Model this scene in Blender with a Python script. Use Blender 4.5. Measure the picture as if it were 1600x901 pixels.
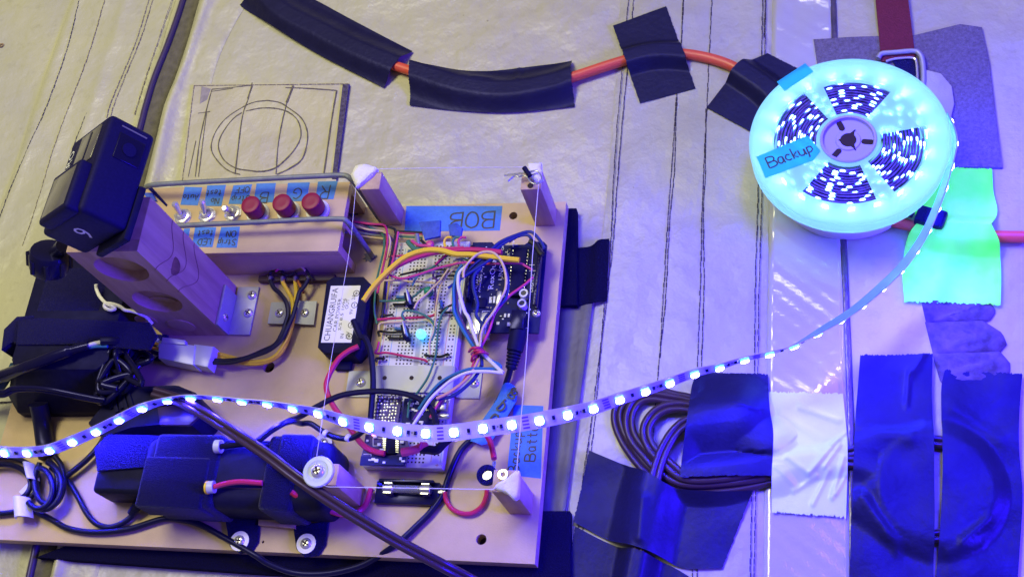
import bpy, bmesh, math, random
import numpy as np
from mathutils import Vector, Matrix
random.seed(7); rng = np.random.default_rng(7)
for o in list(bpy.data.objects): bpy.data.objects.remove(o)
SC = bpy.context.scene
COL = SC.collection
S = 0.001                                   # everything below is written in millimetres
# ------------------------------------------------------------------ camera
FPX = 1893.6
CP = np.array([165.3, -420.6, 748.8])
RW = np.array([[0.971433, 0.094395, -0.217734], [-0.009424, -0.901421, -0.432841], [-0.237128, 0.422528, -0.87478]])
cd = bpy.data.cameras.new('camera'); cam = bpy.data.objects.new('camera', cd); COL.objects.link(cam)
cd.sensor_width = 36; cd.lens = FPX / 1600 * 36; cd.clip_start = 0.02; cd.clip_end = 50
cam.matrix_world = Matrix(((RW[0][0], -RW[1][0], -RW[2][0], CP[0]*S), (RW[0][1], -RW[1][1], -RW[2][1], CP[1]*S),
                           (RW[0][2], -RW[1][2], -RW[2][2], CP[2]*S), (0, 0, 0, 1)))
SC.camera = cam
# ------------------------------------------------------------------ world and lamps
wd = bpy.data.worlds.new('World'); SC.world = wd; wd.use_nodes = True
bg = wd.node_tree.nodes['Background']; bg.inputs[0].default_value = (0.52, 0.44, 1.0, 1); bg.inputs[1].default_value = 0.22
def area(name, loc, aim, sx, sy, power, col, spread=180):
    l = bpy.data.lights.new(name, 'AREA'); l.shape = 'RECTANGLE'; l.size = sx; l.size_y = sy; l.energy = power; l.color = col; l.spread = math.radians(spread)
    o = bpy.data.objects.new(name, l); COL.objects.link(o); o.location = loc
    o.rotation_euler = (Vector(aim) - Vector(loc)).to_track_quat('-Z', 'Y').to_euler()
area('ceiling_lamp', (-0.62, 0.27, 1.6), (-0.42, 0.10, 0), 0.9, 0.4, 8.5, (1.0, 0.975, 0.54), 104)
area('ceiling_tube', (0.32, 1.02, 1.8), (0.2, 0, 0), 0.7, 0.06, 3.0, (1, 0.98, 0.92))
area('blue_sheen_fill', (0.5, 0.2, 1.25), (0.42, -0.20, 0), 0.46, 0.38, 4.0, (0.02, 0.006, 1), 42)  # added fill overhead: blue cast on the vinyl, sheen on the tapes
area('blue_side_fill', (0.85, -0.28, 0.42), (0.05, -0.16, .02), 0.3, 0.3, 4.0, (0.05, 0.01, 1), 62)  # added fill from the right: blue light on the right-hand faces
vs = SC.view_settings; vs.view_transform = 'Standard'; vs.look = 'None'; vs.gamma = 1; vs.exposure = 0; vs.use_curve_mapping = False
SC.render.engine = 'CYCLES'; cy = SC.cycles; cy.use_denoising = True; cy.max_bounces = 8; cy.sample_clamp_indirect = 4
try: cy.denoiser = 'OPENIMAGEDENOISE'
except Exception: pass
# ------------------------------------------------------------------ pixel -> world (where a thing seen in the photograph stands at height z)
def U(px, py, z=0.0):
    d = RW.T @ np.array([(px-800)/FPX, (py-450.5)/FPX, 1.0])
    return CP + (z - CP[2]) / d[2] * d
def UP(pts, z=None):                        # list of (px,py[,z]) -> world mm
    return [U(p[0], p[1], p[2] if len(p) > 2 else z) for p in pts]
# ------------------------------------------------------------------ materials
def mat(name, col, rough=0.5, metal=0.0, spec=0.5, ns=0, na=0.0, col2=None, bump=0.0, bs=400, emis=None, es=0.0, trans=0.0, coat=0.0, stretch=None, alpha=1.0, detail=4, sheen=0):
    m = bpy.data.materials.new(name); m.use_nodes = True; nt = m.node_tree; b = nt.nodes['Principled BSDF']
    b.inputs['Base Color'].default_value = (*col, 1); b.inputs['Roughness'].default_value = rough; b.inputs['Metallic'].default_value = metal
    b.inputs['Specular IOR Level'].default_value = spec; b.inputs['Transmission Weight'].default_value = trans; b.inputs['Coat Weight'].default_value = coat
    b.inputs['Alpha'].default_value = alpha
    if sheen: b.inputs['Sheen Weight'].default_value = sheen; b.inputs['Sheen Roughness'].default_value = .4
    if emis: b.inputs['Emission Color'].default_value = (*emis, 1); b.inputs['Emission Strength'].default_value = es
    if ns or bump:
        tc = nt.nodes.new('ShaderNodeTexCoord'); mp = nt.nodes.new('ShaderNodeMapping'); nt.links.new(tc.outputs['Object'], mp.inputs[0])
        if stretch: mp.inputs['Scale'].default_value = stretch
    if ns:
        n = nt.nodes.new('ShaderNodeTexNoise'); n.inputs['Scale'].default_value = ns; n.inputs['Detail'].default_value = detail; n.inputs['Roughness'].default_value = .6
        nt.links.new(mp.outputs[0], n.inputs['Vector'])
        r = nt.nodes.new('ShaderNodeMapRange'); r.inputs[1].default_value = .32; r.inputs[2].default_value = .68; nt.links.new(n.outputs['Fac'], r.inputs[0])
        mx = nt.nodes.new('ShaderNodeMix'); mx.data_type = 'RGBA'; nt.links.new(r.outputs[0], mx.inputs[0])
        c2 = col2 or tuple(c*(1-na) for c in col)
        mx.inputs[6].default_value = (*col, 1); mx.inputs[7].default_value = (*c2, 1); nt.links.new(mx.outputs[2], b.inputs['Base Color'])
        rr = nt.nodes.new('ShaderNodeMapRange'); rr.inputs[3].default_value = max(0.02, rough-.07); rr.inputs[4].default_value = min(1, rough+.1)
        nt.links.new(n.outputs['Fac'], rr.inputs[0]); nt.links.new(rr.outputs[0], b.inputs['Roughness'])
    if bump:
        n2 = nt.nodes.new('ShaderNodeTexNoise'); n2.inputs['Scale'].default_value = bs; n2.inputs['Detail'].default_value = 6
        nt.links.new(mp.outputs[0], n2.inputs['Vector'])
        bp = nt.nodes.new('ShaderNodeBump'); bp.inputs['Strength'].default_value = min(1, bump); bp.inputs['Distance'].default_value = .0012
        nt.links.new(n2.outputs['Fac'], bp.inputs['Height']); nt.links.new(bp.outputs[0], b.inputs['Normal'])
    return m
def vinyl(name, c1, c2, c3, rough):          # cream coated cloth: broad yellowing, grime specks, soft dents
    m = mat(name, c1, rough, ns=9, col2=c2, bump=.9, bs=22)
    nt = m.node_tree; b = nt.nodes['Principled BSDF']; old = b.inputs['Base Color'].links[0].from_socket
    tc = [n for n in nt.nodes if n.type == 'TEX_COORD'][0]
    n = nt.nodes.new('ShaderNodeTexNoise'); n.inputs['Scale'].default_value = 95; n.inputs['Detail'].default_value = 9; n.inputs['Roughness'].default_value = .72
    nt.links.new(tc.outputs['Object'], n.inputs['Vector'])
    r = nt.nodes.new('ShaderNodeMapRange'); r.inputs[1].default_value = .54; r.inputs[2].default_value = .80; r.inputs[4].default_value = .38; nt.links.new(n.outputs['Fac'], r.inputs[0])
    mx = nt.nodes.new('ShaderNodeMix'); mx.data_type = 'RGBA'; nt.links.new(r.outputs[0], mx.inputs[0]); nt.links.new(old, mx.inputs[6]); mx.inputs[7].default_value = (*c3, 1)
    v = nt.nodes.new('ShaderNodeTexVoronoi'); v.inputs['Scale'].default_value = 42; nt.links.new(tc.outputs['Object'], v.inputs['Vector'])
    r2 = nt.nodes.new('ShaderNodeMapRange'); r2.inputs[1].default_value = .03; r2.inputs[2].default_value = .06; r2.inputs[3].default_value = .75; r2.inputs[4].default_value = 0; nt.links.new(v.outputs['Distance'], r2.inputs[0])
    n3 = nt.nodes.new('ShaderNodeTexNoise'); n3.inputs['Scale'].default_value = 14; nt.links.new(tc.outputs['Object'], n3.inputs['Vector'])
    r3 = nt.nodes.new('ShaderNodeMath'); r3.operation = 'GREATER_THAN'; r3.inputs[1].default_value = .57; nt.links.new(n3.outputs['Fac'], r3.inputs[0])
    ml = nt.nodes.new('ShaderNodeMath'); ml.operation = 'MULTIPLY'; nt.links.new(r2.outputs[0], ml.inputs[0]); nt.links.new(r3.outputs[0], ml.inputs[1])
    m2 = nt.nodes.new('ShaderNodeMix'); m2.data_type = 'RGBA'; nt.links.new(ml.outputs[0], m2.inputs[0]); nt.links.new(mx.outputs[2], m2.inputs[6]); m2.inputs[7].default_value = (.1, .07, .04, 1)
    nt.links.new(m2.outputs[2], b.inputs['Base Color'])
    # second, finer grain in the relief
    bp = [n for n in nt.nodes if n.type == 'BUMP'][0]
    g = nt.nodes.new('ShaderNodeTexNoise'); g.inputs['Scale'].default_value = 700; nt.links.new(tc.outputs['Object'], g.inputs['Vector'])
    b2 = nt.nodes.new('ShaderNodeBump'); b2.inputs['Strength'].default_value = .12; b2.inputs['Distance'].default_value = .0006
    nt.links.new(g.outputs['Fac'], b2.inputs['Height']); nt.links.new(bp.outputs[0], b2.inputs['Normal']); nt.links.new(b2.outputs[0], b.inputs['Normal'])
    bp.inputs['Distance'].default_value = .007
    rg = nt.nodes.new('ShaderNodeTexNoise'); rg.noise_type = 'RIDGED_MULTIFRACTAL'; rg.inputs['Scale'].default_value = 6.5; rg.inputs['Detail'].default_value = 2.5; rg.inputs['Distortion'].default_value = .8
    nt.links.new(tc.outputs['Object'], rg.inputs['Vector']); b3 = nt.nodes.new('ShaderNodeBump'); b3.inputs['Strength'].default_value = 1; b3.inputs['Distance'].default_value = .010
    nt.links.new(rg.outputs['Fac'], b3.inputs['Height']); nt.links.new(b2.outputs[0], b3.inputs['Normal']); nt.links.new(b3.outputs[0], b.inputs['Normal'])
    return m
M = {}
M['vinyl'] = vinyl('cream_vinyl', (.49, .465, .285), (.42, .40, .315), (.20, .18, .10), .38)
M['vinyl2'] = vinyl('grey_cream_vinyl', (.45, .43, .335), (.37, .355, .32), (.20, .185, .16), .40)
M['mdf'] = mat('fibreboard', (.57, .405, .235), .5, ns=26, col2=(.46, .325, .19), bump=.12, bs=900)
M['mdfedge'] = mat('fibreboard_edge', (.50, .36, .23), .75, ns=300, na=.18, bump=.3, bs=900)
M['pine'] = mat('pine_wood', (.58, .41, .27), .6, ns=75, col2=(.38, .24, .15), bump=.2, bs=120, stretch=(1, 1, .12))
M['lam'] = mat('light_wood', (.60, .42, .25), .5, ns=40, col2=(.52, .35, .2), bump=.1, bs=200, stretch=(.15, 1, 1))
M['hole'] = mat('dark_bore', (.03, .018, .012), .9)
M['tape'] = mat('black_cloth_tape', (.013, .012, .040), .42, ns=60, na=.3, bump=.3, bs=260, spec=.36)  # this and the blacks below carry the blue light cast in their colour
M['velcro'] = mat('black_hook_and_loop', (.008, .006, .082), .95, spec=.12, ns=900, na=.5, bump=.9, bs=1500, sheen=.25)  # extra blue mixed in for the spill of the lit strip
M['foam'] = mat('black_foam', (.006, .005, .030), .95, spec=.08, ns=900, na=.4, bump=.7, bs=1500)
M['black'] = mat('black_plastic', (.010, .009, .038), .58, spec=.2, ns=200, na=.3, bump=.08, bs=900)
M['blackgloss'] = mat('black_gloss', (.008, .007, .028), .22, spec=.45)
M['rubber'] = mat('black_cable', (.009, .008, .026), .35, spec=.45)
M['navy'] = mat('matt_black_blue_cast', (.010, .008, .050), .6, spec=.25, ns=600, na=.25, bump=.1, bs=2500)  # black plastic with the blue light cast mixed into its colour
M['glass'] = mat('dark_glass', (.05, .045, .04), .08, spec=.8)
M['lcd'] = mat('grey_screen', (.16, .145, .13), .12, spec=.7, ns=45, na=.35)
M['steel'] = mat('galvanised_steel', (.22, .235, .26), .6, metal=.35, ns=90, na=.25, bump=.2, bs=300)
M['zinc'] = mat('zinc_plate', (.45, .45, .48), .5, metal=.45, ns=60, na=.2)
M['chrome'] = mat('chrome', (.80, .78, .74), .27, metal=.72)
M['alu'] = mat('grey_metal_strap', (.36, .365, .40), .5, metal=.3, ns=40, na=.12)
M['red'] = mat('red_plastic', (.23, .003, .050), .45, spec=.3)
M['white'] = mat('white_plastic', (.74, .72, .70), .42)
M['nylon'] = mat('milky_nylon', (.72, .74, .76), .3, trans=.25)
M['putty'] = mat('white_putty', (.82, .80, .76), .6, ns=150, na=.1, bump=.8, bs=260)
M['blue'] = mat('blue_masking_tape', (.045, .20, .60), .6, ns=300, na=.14, bump=.3, bs=900)
M['blue2'] = mat('dark_blue_masking_tape', (.025, .085, .42), .6, ns=300, na=.3, bump=.4, bs=700)
M['ink'] = mat('black_ink', (.015, .013, .025), .5)
M['pencil'] = mat('felt_pen_line', (.05, .042, .035), .7, ns=120, na=.0, col2=(.16, .13, .1))
M['stitch'] = mat('dark_thread', (.04, .03, .045), .8)
M['stitchlight'] = mat('brown_thread', (.20, .16, .10), .8)
M['cord'] = mat('orange_hose', (.72, .10, .05), .38, ns=60, na=.15)
M['redweb'] = mat('dark_red_webbing', (.16, .006, .03), .75, bump=.6, bs=900, ns=500, na=.3)
M['felt'] = mat('grey_felt', (.21, .18, .25), .95, ns=500, na=.45, bump=1, bs=900, spec=.1, sheen=.3)
M['webbing'] = mat('grey_webbing', (.13, .115, .085), .85, ns=160, na=.35, bump=.6, bs=700)
M['piping'] = mat('dark_piping', (.06, .042, .075), .3)
M['brown'] = mat('brown_lamp_cord', (.050, .028, .034), .3, spec=.6)
M['wrinkled'] = mat('wrinkled_cloth', (.15, .115, .17), .85, ns=120, na=.55, bump=1, bs=140, spec=.15)
M['greytape'] = mat('pale_duct_tape', (.62, .82, .78), .33, ns=50, na=.08, bump=.25, bs=120, spec=.6)
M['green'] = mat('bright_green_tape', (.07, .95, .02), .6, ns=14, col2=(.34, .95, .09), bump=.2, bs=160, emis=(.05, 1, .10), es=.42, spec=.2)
M['clear'] = mat('clear_packing_tape', (.47, .455, .43), .07, ns=30, na=.08, bump=.38, bs=85, spec=.8)
M['bread'] = mat('white_breadboard', (.62, .61, .59), .45, ns=120, na=.06)
M['pcbblue'] = mat('navy_circuit_board', (.010, .011, .075), .5, ns=300, na=.25, spec=.25)
M['pcbpurple'] = mat('violet_circuit_board', (.06, .03, .16), .4, ns=500, na=.4)
M['silver'] = mat('tinned_metal', (.62, .62, .64), .28, metal=.9)
M['silk'] = mat('white_silkscreen', (.75, .75, .78), .5)
M['brass'] = mat('brass', (.6, .42, .16), .3, metal=.9)
M['copper'] = mat('bare_copper', (.5, .22, .12), .4, metal=.8)
M['paper'] = mat('white_paper_label', (.74, .73, .74), .5)
M['lblue'] = mat('light_blue_line', (.16, .34, .55), .5)
M['lred'] = mat('light_red_line', (.55, .2, .25), .5)
M['string'] = mat('thin_white_wire', (.75, .72, .72), .35)
M['twine'] = mat('white_cotton_twine', (.8, .78, .74), .8)
M['stain'] = mat('red_brown_stain', (.30, .09, .05), .8, ns=200, na=.5)
M['ringstain'] = mat('brown_stain', (.32, .20, .09), .8, ns=200, na=.5)
M['paint'] = mat('grey_paint_smear', (.10, .09, .12), .6)
WIRE = dict(yellow=(.86, .60, .03), red=(.52, .02, .11), pink=(.56, .05, .18), cream=(.66, .50, .26), green=(.05, .19, .13), teal=(.03, .15, .30), blue=(.015, .025, .17),
            white=(.74, .72, .76), black=(.012, .011, .016), purple=(.10, .03, .22), peach=(.62, .34, .20), orange=(.6, .2, .04), grey=(.2, .22, .22))
for k, c in WIRE.items(): M['w_'+k] = mat('wire_'+k, c, .38, spec=.45)
# lit diodes: the die glows hard, the package round it shines a paler cyan
M['die'] = mat('lit_diode', (.8, .85, 1), .4, emis=(.035, .025, 1), es=1150)
M['pack'] = mat('diode_package', (.8, .85, .9), .4, emis=(.06, .46, 1), es=2.6)
M['die2'] = mat('lit_reel_diode', (.8, .85, 1), .4, emis=(.10, .22, 1), es=24)
M['cyanled'] = mat('cyan_led', (.2, .8, 1), .3, emis=(.05, .50, 1), es=4.5)
M['redled'] = mat('red_led', (1, .2, .2), .3, emis=(1, .25, .3), es=4)
M['strip'] = mat('white_strip', (.46, .41, .58), .35)
M['stripback'] = mat('blue_grey_strip_back', (.16, .30, .55), .4)
M['coil'] = mat('dark_strip_edge', (.10, .05, .30), .4, ns=260, col2=(.02, .008, .10))
M['die3'] = mat('lit_outer_reel_diode', (.8, .85, 1), .4, emis=(.12, .26, 1), es=270)
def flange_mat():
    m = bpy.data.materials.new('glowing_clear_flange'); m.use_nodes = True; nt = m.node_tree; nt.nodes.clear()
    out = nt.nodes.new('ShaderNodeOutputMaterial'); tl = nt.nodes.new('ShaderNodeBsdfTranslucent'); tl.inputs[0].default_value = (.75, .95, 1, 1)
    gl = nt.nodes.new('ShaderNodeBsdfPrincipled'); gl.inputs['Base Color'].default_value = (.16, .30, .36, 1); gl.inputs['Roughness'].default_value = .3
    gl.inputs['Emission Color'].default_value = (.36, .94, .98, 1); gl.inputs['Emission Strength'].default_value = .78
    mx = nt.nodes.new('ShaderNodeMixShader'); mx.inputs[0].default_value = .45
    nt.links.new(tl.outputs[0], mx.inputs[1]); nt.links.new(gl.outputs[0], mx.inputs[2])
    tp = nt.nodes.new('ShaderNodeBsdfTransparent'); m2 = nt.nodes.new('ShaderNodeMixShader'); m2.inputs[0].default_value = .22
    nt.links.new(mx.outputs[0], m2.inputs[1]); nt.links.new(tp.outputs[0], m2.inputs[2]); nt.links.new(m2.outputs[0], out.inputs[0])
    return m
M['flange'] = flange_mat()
for k in ('tape', 'velcro', 'black', 'blackgloss', 'rubber', 'navy', 'pcbblue', 'pcbpurple', 'brown', 'piping'): M[k].node_tree.nodes['Principled BSDF'].inputs['Specular Tint'].default_value = (.34, .33, 1, 1)  # highlights on dark surfaces tinted blue to imitate the blue light
# ------------------------------------------------------------------ mesh builder (millimetres, world axes)
def unit(v): v = np.asarray(v, float); return v / (np.linalg.norm(v) + 1e-12)
class MB:
    def __init__(s): s.v = []; s.f = []; s.mi = []
    def add(s, vs, fs, mi=0):
        n = len(s.v); s.v += [tuple(map(float, v)) for v in vs]; s.f += [tuple(i+n for i in f) for f in fs]; s.mi += [mi]*len(fs); return s
    def box(s, c, size, ax=None, mi=0, bev=0.0, seg=2):
        bm = bmesh.new(); bmesh.ops.create_cube(bm, size=1)
        for v in bm.verts: v.co = Vector((v.co.x*size[0], v.co.y*size[1], v.co.z*size[2]))
        if bev: bmesh.ops.bevel(bm, geom=list(bm.edges), offset=min(bev, min(size)*.45), segments=seg, affect='EDGES', profile=.5)
        A = np.eye(3) if ax is None else np.array(ax, float)
        bm.verts.index_update()
        vs = [np.asarray(c, float) + v.co.x*A[0] + v.co.y*A[1] + v.co.z*A[2] for v in bm.verts]
        s.add(vs, [[v.index for v in f.verts] for f in bm.faces], mi); bm.free(); return s
    def bx(s, x0, x1, y0, y1, z0, z1, mi=0, bev=0.0, seg=2): return s.box(((x0+x1)/2, (y0+y1)/2, (z0+z1)/2), (abs(x1-x0), abs(y1-y0), abs(z1-z0)), None, mi, bev, seg)
    def prism(s, poly, z0, z1, mi=0, bev=0.0):
        P = [(p[0], p[1]) for p in poly]; a = sum(P[i-1][0]*P[i][1]-P[i][0]*P[i-1][1] for i in range(len(P)))
        if a < 0: P = P[::-1]
        bm = bmesh.new(); f = bm.faces.new([bm.verts.new((p[0], p[1], z0)) for p in P])
        r = bmesh.ops.extrude_face_region(bm, geom=[f]); tv = [v for v in r['geom'] if isinstance(v, bmesh.types.BMVert)]
        for v in tv: v.co.z = z1
        bmesh.ops.recalc_face_normals(bm, faces=list(bm.faces))
        if bev:
            te = [e for e in bm.edges if all(abs(v.co.z-z1) < 1e-6 for v in e.verts)]
            bmesh.ops.bevel(bm, geom=te, offset=bev, segments=2, affect='EDGES', profile=.5)
        bm.verts.index_update()
        s.add([v.co for v in bm.verts], [[v.index for v in f.verts] for f in bm.faces], mi); bm.free(); return s
    def tube(s, pts, r, n=8, mi=0, caps=True, flat=1.0):
        P = [np.asarray(p, float) for p in pts]; k = len(P); rr = r if hasattr(r, '__len__') else [r]*k
        T = [unit(P[min(i+1, k-1)]-P[max(i-1, 0)]) for i in range(k)]
        up = np.array([0, 0, 1.]); 
        if abs(T[0] @ up) > .95: up = np.array([1., 0, 0])
        N = unit(up-(up @ T[0])*T[0]); vs = []
        for i in range(k):
            N = unit(N-(N @ T[i])*T[i]); B = np.cross(T[i], N)
            for j in range(n):
                a = 2*math.pi*j/n; vs.append(P[i]+rr[i]*(math.cos(a)*N*flat+math.sin(a)*B))
        fs = [(i*n+j, i*n+(j+1) % n, (i+1)*n+(j+1) % n, (i+1)*n+j) for i in range(k-1) for j in range(n)]
        if caps: fs += [tuple(range(n))[::-1], tuple(range((k-1)*n, k*n))]
        return s.add(vs, fs, mi)
    def lathe(s, prof, c, ax=(0, 0, 1), n=24, mi=0, ph=0.0, caps=True):
        Z = unit(ax); X = unit(np.cross(Z, (0, 1, 0)) if abs(Z[1]) < .9 else np.cross(Z, (1, 0, 0))); Y = np.cross(Z, X); c = np.asarray(c, float)
        vs = []
        for (r, h) in prof:
            for j in range(n):
                a = 2*math.pi*j/n+ph; vs.append(c+Z*h+r*(math.cos(a)*X+math.sin(a)*Y))
        k = len(prof); fs = [(i*n+j, i*n+(j+1) % n, (i+1)*n+(j+1) % n, (i+1)*n+j) for i in range(k-1) for j in range(n)]
        if caps: fs += [tuple(range(n))[::-1], tuple(range((k-1)*n, k*n))]
        else: fs += [((k-1)*n+j, (k-1)*n+(j+1) % n, (j+1) % n, j) for j in range(n)]
        return s.add(vs, fs, mi)
    def cyl(s, c, r, h, ax=(0, 0, 1), n=20, mi=0, bev=0.0):
        b = bev; pr = [(r, 0), (r, h)] if not b else [(r, 0), (r, h-b), (r-b*.3, h-b*.3), (r-b, h)]
        return s.lathe(pr, c, ax, n, mi)
    def sheet(s, G, th=0.0, mi=0):           # G[i][j] top points; th > 0 gives thickness downwards
        n, m = len(G), len(G[0]); vs = [p for row in G for p in row]
        fs = [(i*m+j, (i+1)*m+j, (i+1)*m+j+1, i*m+j+1) for i in range(n-1) for j in range(m-1)]
        if th:
            k = len(vs); vs = vs+[np.asarray(p)-np.array([0, 0, th]) for p in vs]
            fs = fs+[tuple(x+k for x in f[::-1]) for f in fs]
            ring = [j for j in range(m)]+[i*m+m-1 for i in range(1, n)]+[(n-1)*m+j for j in range(m-2, -1, -1)]+[i*m for i in range(n-2, 0, -1)]
            fs += [(ring[i], ring[(i+1) % len(ring)], ring[(i+1) % len(ring)]+k, ring[i]+k) for i in range(len(ring))]
        return s.add(vs, fs, mi)
    def build(s, name, mats, parent=None, smooth=True, ang=38, origin=None, kind=None, label=None):
        V = np.array(s.v, float)
        if origin is None: origin = np.array([(V[:, 0].min()+V[:, 0].max())/2, (V[:, 1].min()+V[:, 1].max())/2, V[:, 2].min()])
        me = bpy.data.meshes.new(name); me.from_pydata(((V-origin)*S).tolist(), [], s.f); 
        for m in (mats if isinstance(mats, (list, tuple)) else [mats]): me.materials.append(M[m] if isinstance(m, str) else m)
        if len(me.materials) > 1: me.polygons.foreach_set('material_index', s.mi)
        bm = bmesh.new(); bm.from_mesh(me); bmesh.ops.recalc_face_normals(bm, faces=list(bm.faces)); bm.to_mesh(me); bm.free()
        if smooth: me.shade_smooth(); me.set_sharp_from_angle(angle=math.radians(ang))
        o = bpy.data.objects.new(name, me); COL.objects.link(o); place(o, origin, parent)
        if kind: o['kind'] = kind
        if label: o['label'] = label
        return o
ORI = {}
def place(o, origin, parent=None):
    ORI[o.name] = np.asarray(origin, float); w = ORI[o.name]
    if parent is not None: o.parent = parent; w = w-ORI[parent.name]
    o.location = Vector(w*S)
def thing(name, label, cat, at, group=None):
    o = bpy.data.objects.new(name, None); COL.objects.link(o); o.empty_display_size = .01; place(o, at); tag(o, label, cat, group); return o
def tag(o, label, cat, group=None):
    o['label'] = label; o['category'] = cat
    if group: o['group'] = group
    return o
def smooth_path(pts, n=6):                   # Catmull-Rom through the given points
    P = [np.asarray(p, float) for p in pts]
    if len(P) < 3: return [P[0]+(P[-1]-P[0])*t for t in np.linspace(0, 1, 3)]
    Q = [2*P[0]-P[1]]+P+[2*P[-1]-P[-2]]; out = []
    for i in range(1, len(Q)-2):
        for k in range(n):
            t = k/n; a, b, c, d = Q[i-1], Q[i], Q[i+1], Q[i+2]
            out.append(.5*((2*b)+(c-a)*t+(2*a-5*b+4*c-d)*t*t+(3*b-a-3*c+d)*t**3))
    out.append(P[-1]); return out
def text_mb(mb, txt, o, xd, yd, size, mi=0, th=.08, align='LEFT', width=None):   # printed letters as flat geometry
    cu = bpy.data.curves.new('t', 'FONT'); cu.body = txt; cu.size = size; cu.align_x = align; cu.resolution_u = 2
    ob = bpy.data.objects.new('t', cu); COL.objects.link(ob); dg = bpy.context.evaluated_depsgraph_get()
    me = bpy.data.meshes.new_from_object(ob.evaluated_get(dg)); xd = np.asarray(xd, float); yd = np.asarray(yd, float); zd = np.cross(xd, yd)
    xs = [v.co.x for v in me.vertices]; sx = (width/(max(xs)-min(xs))) if width and xs else 1
    mb.add([np.asarray(o)+xd*v.co.x*sx+yd*v.co.y+zd*th for v in me.vertices], [list(p.vertices) for p in me.polygons], mi)
    bpy.data.objects.remove(ob); bpy.data.meshes.remove(me); bpy.data.curves.remove(cu)
# hand printing: pen strokes in a unit cell
G = {'B': ['0,0 0,1', '0,1 .5,.98 .62,.75 .45,.55 0,.5', '0,.5 .6,.45 .7,.22 .5,.02 0,0'], 'O': ['.35,1 .05,.85 0,.45 .15,.08 .45,0 .68,.3 .65,.75 .35,1'], 'G': ['.65,.85 .35,1 .05,.7 .05,.25 .35,0 .65,.2 .65,.45 .4,.45'],
     'R': ['0,0 .05,1', '.05,1 .5,.98 .6,.75 .4,.55 .05,.5', '.25,.52 .65,0'], 'A': ['0,0 .32,1 .62,0', '.12,.35 .52,.35'], 'N': ['0,0 0,1 .55,0 .55,1'], 'F': ['0,0 0,1 .55,1', '0,.52 .42,.52'], 'S': ['.6,.85 .3,1 .05,.8 .3,.52 .6,.28 .3,0 0,.15'],
     'L': ['0,1 0,0 .5,0'], 'E': ['.55,1 0,1 0,0 .55,0', '0,.5 .45,.5'], 'D': ['0,0 0,1 .4,.9 .6,.5 .4,.1 0,0'], 'u': ['0,.6 .03,.1 .25,0 .42,.15 .45,.6', '.45,.6 .5,0'], 't': ['.22,.95 .2,.12 .38,0', '0,.62 .42,.62'],
     'o': ['.25,.6 .02,.4 .1,.05 .35,.02 .48,.3 .25,.6'], 'e': ['.03,.32 .45,.36 .3,.6 .06,.45 .05,.12 .28,0 .46,.12'], 's': ['.42,.55 .15,.6 .08,.42 .4,.22 .3,.02 .02,.05'], 'r': ['.05,.6 .06,0', '.06,.4 .2,.58 .4,.56'], 'i': ['.1,.6 .1,0', '.1,.85 .1,.82'],
     'p': ['.05,.6 .03,-.35', '.05,.5 .3,.6 .45,.35 .3,.05 .05,.1'], 'a': ['.42,.55 .15,.6 .02,.3 .15,.02 .4,.15 .44,.58 .48,0'], 'c': ['.42,.5 .2,.6 .03,.3 .2,.02 .44,.1'], 'k': ['.05,1 .04,0', '.4,.58 .06,.28 .44,0'], 'y': ['0,.6 .2,.1', '.45,.6 .1,-.35']}
def pen(mb, txt, o, xd, yd, h, w, mi=0, gap=.22, jit=.04):
    xd = unit(xd); yd = unit(yd); zd = np.cross(xd, yd); x = 0.0; o = np.asarray(o, float)
    for ch in txt:
        if ch == ' ': x += .45; continue
        mx = 0
        for st in G[ch]:
            P = [tuple(map(float, q.split(','))) for q in st.split()]; mx = max(mx, max(p[0] for p in P))
            P = [(p[0]+random.uniform(-jit, jit)*.6, p[1]+random.uniform(-jit, jit)) for p in P]
            W3 = [o+(xd*(x+p[0])+yd*p[1])*h+zd*.1 for p in P]
            W3 = smooth_path(W3, 3) if len(W3) > 3 else W3
            mb.tube(W3, w*1.5, 5, mi, flat=.3)
        x += mx+gap
    return x*h
def holed_slab(name, outline, holes, z0, z1, mats, parent=None, axes=None, org=(0, 0, 0), bev=.5):
    """a board with real round holes; outline and holes in the slab's own plane"""
    cu = bpy.data.curves.new('c', 'CURVE'); cu.dimensions = '2D'; cu.fill_mode = 'BOTH'; cu.extrude = (z1-z0)/2
    for P in [outline]+[[(h[0]+h[2]*math.cos(a), h[1]+h[2]*math.sin(a)) for a in np.linspace(0, 2*math.pi, 28, endpoint=False)] for h in holes]:
        sp = cu.splines.new('POLY'); sp.points.add(len(P)-1); sp.use_cyclic_u = True
        for q, p in zip(sp.points, P): q.co = (p[0], p[1], 0, 1)
    ob = bpy.data.objects.new('c', cu); COL.objects.link(ob)
    me = bpy.data.meshes.new_from_object(ob.evaluated_get(bpy.context.evaluated_depsgraph_get()))
    A = np.eye(3) if axes is None else np.array(axes, float); mb = MB(); zc = (z0+z1)/2
    fs = [list(p.vertices) for p in me.polygons]; vs = [np.asarray(org)+A[0]*v.co.x+A[1]*v.co.y+A[2]*(v.co.z+zc) for v in me.vertices]
    mb.add(vs, fs); 
    for i, p in enumerate(me.polygons): mb.mi[i] = 0 if abs(p.normal.z) > .5 else 1
    bpy.data.objects.remove(ob); bpy.data.meshes.remove(me); bpy.data.curves.remove(cu)
    return mb.build(name, mats, parent, ang=30)
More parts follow.
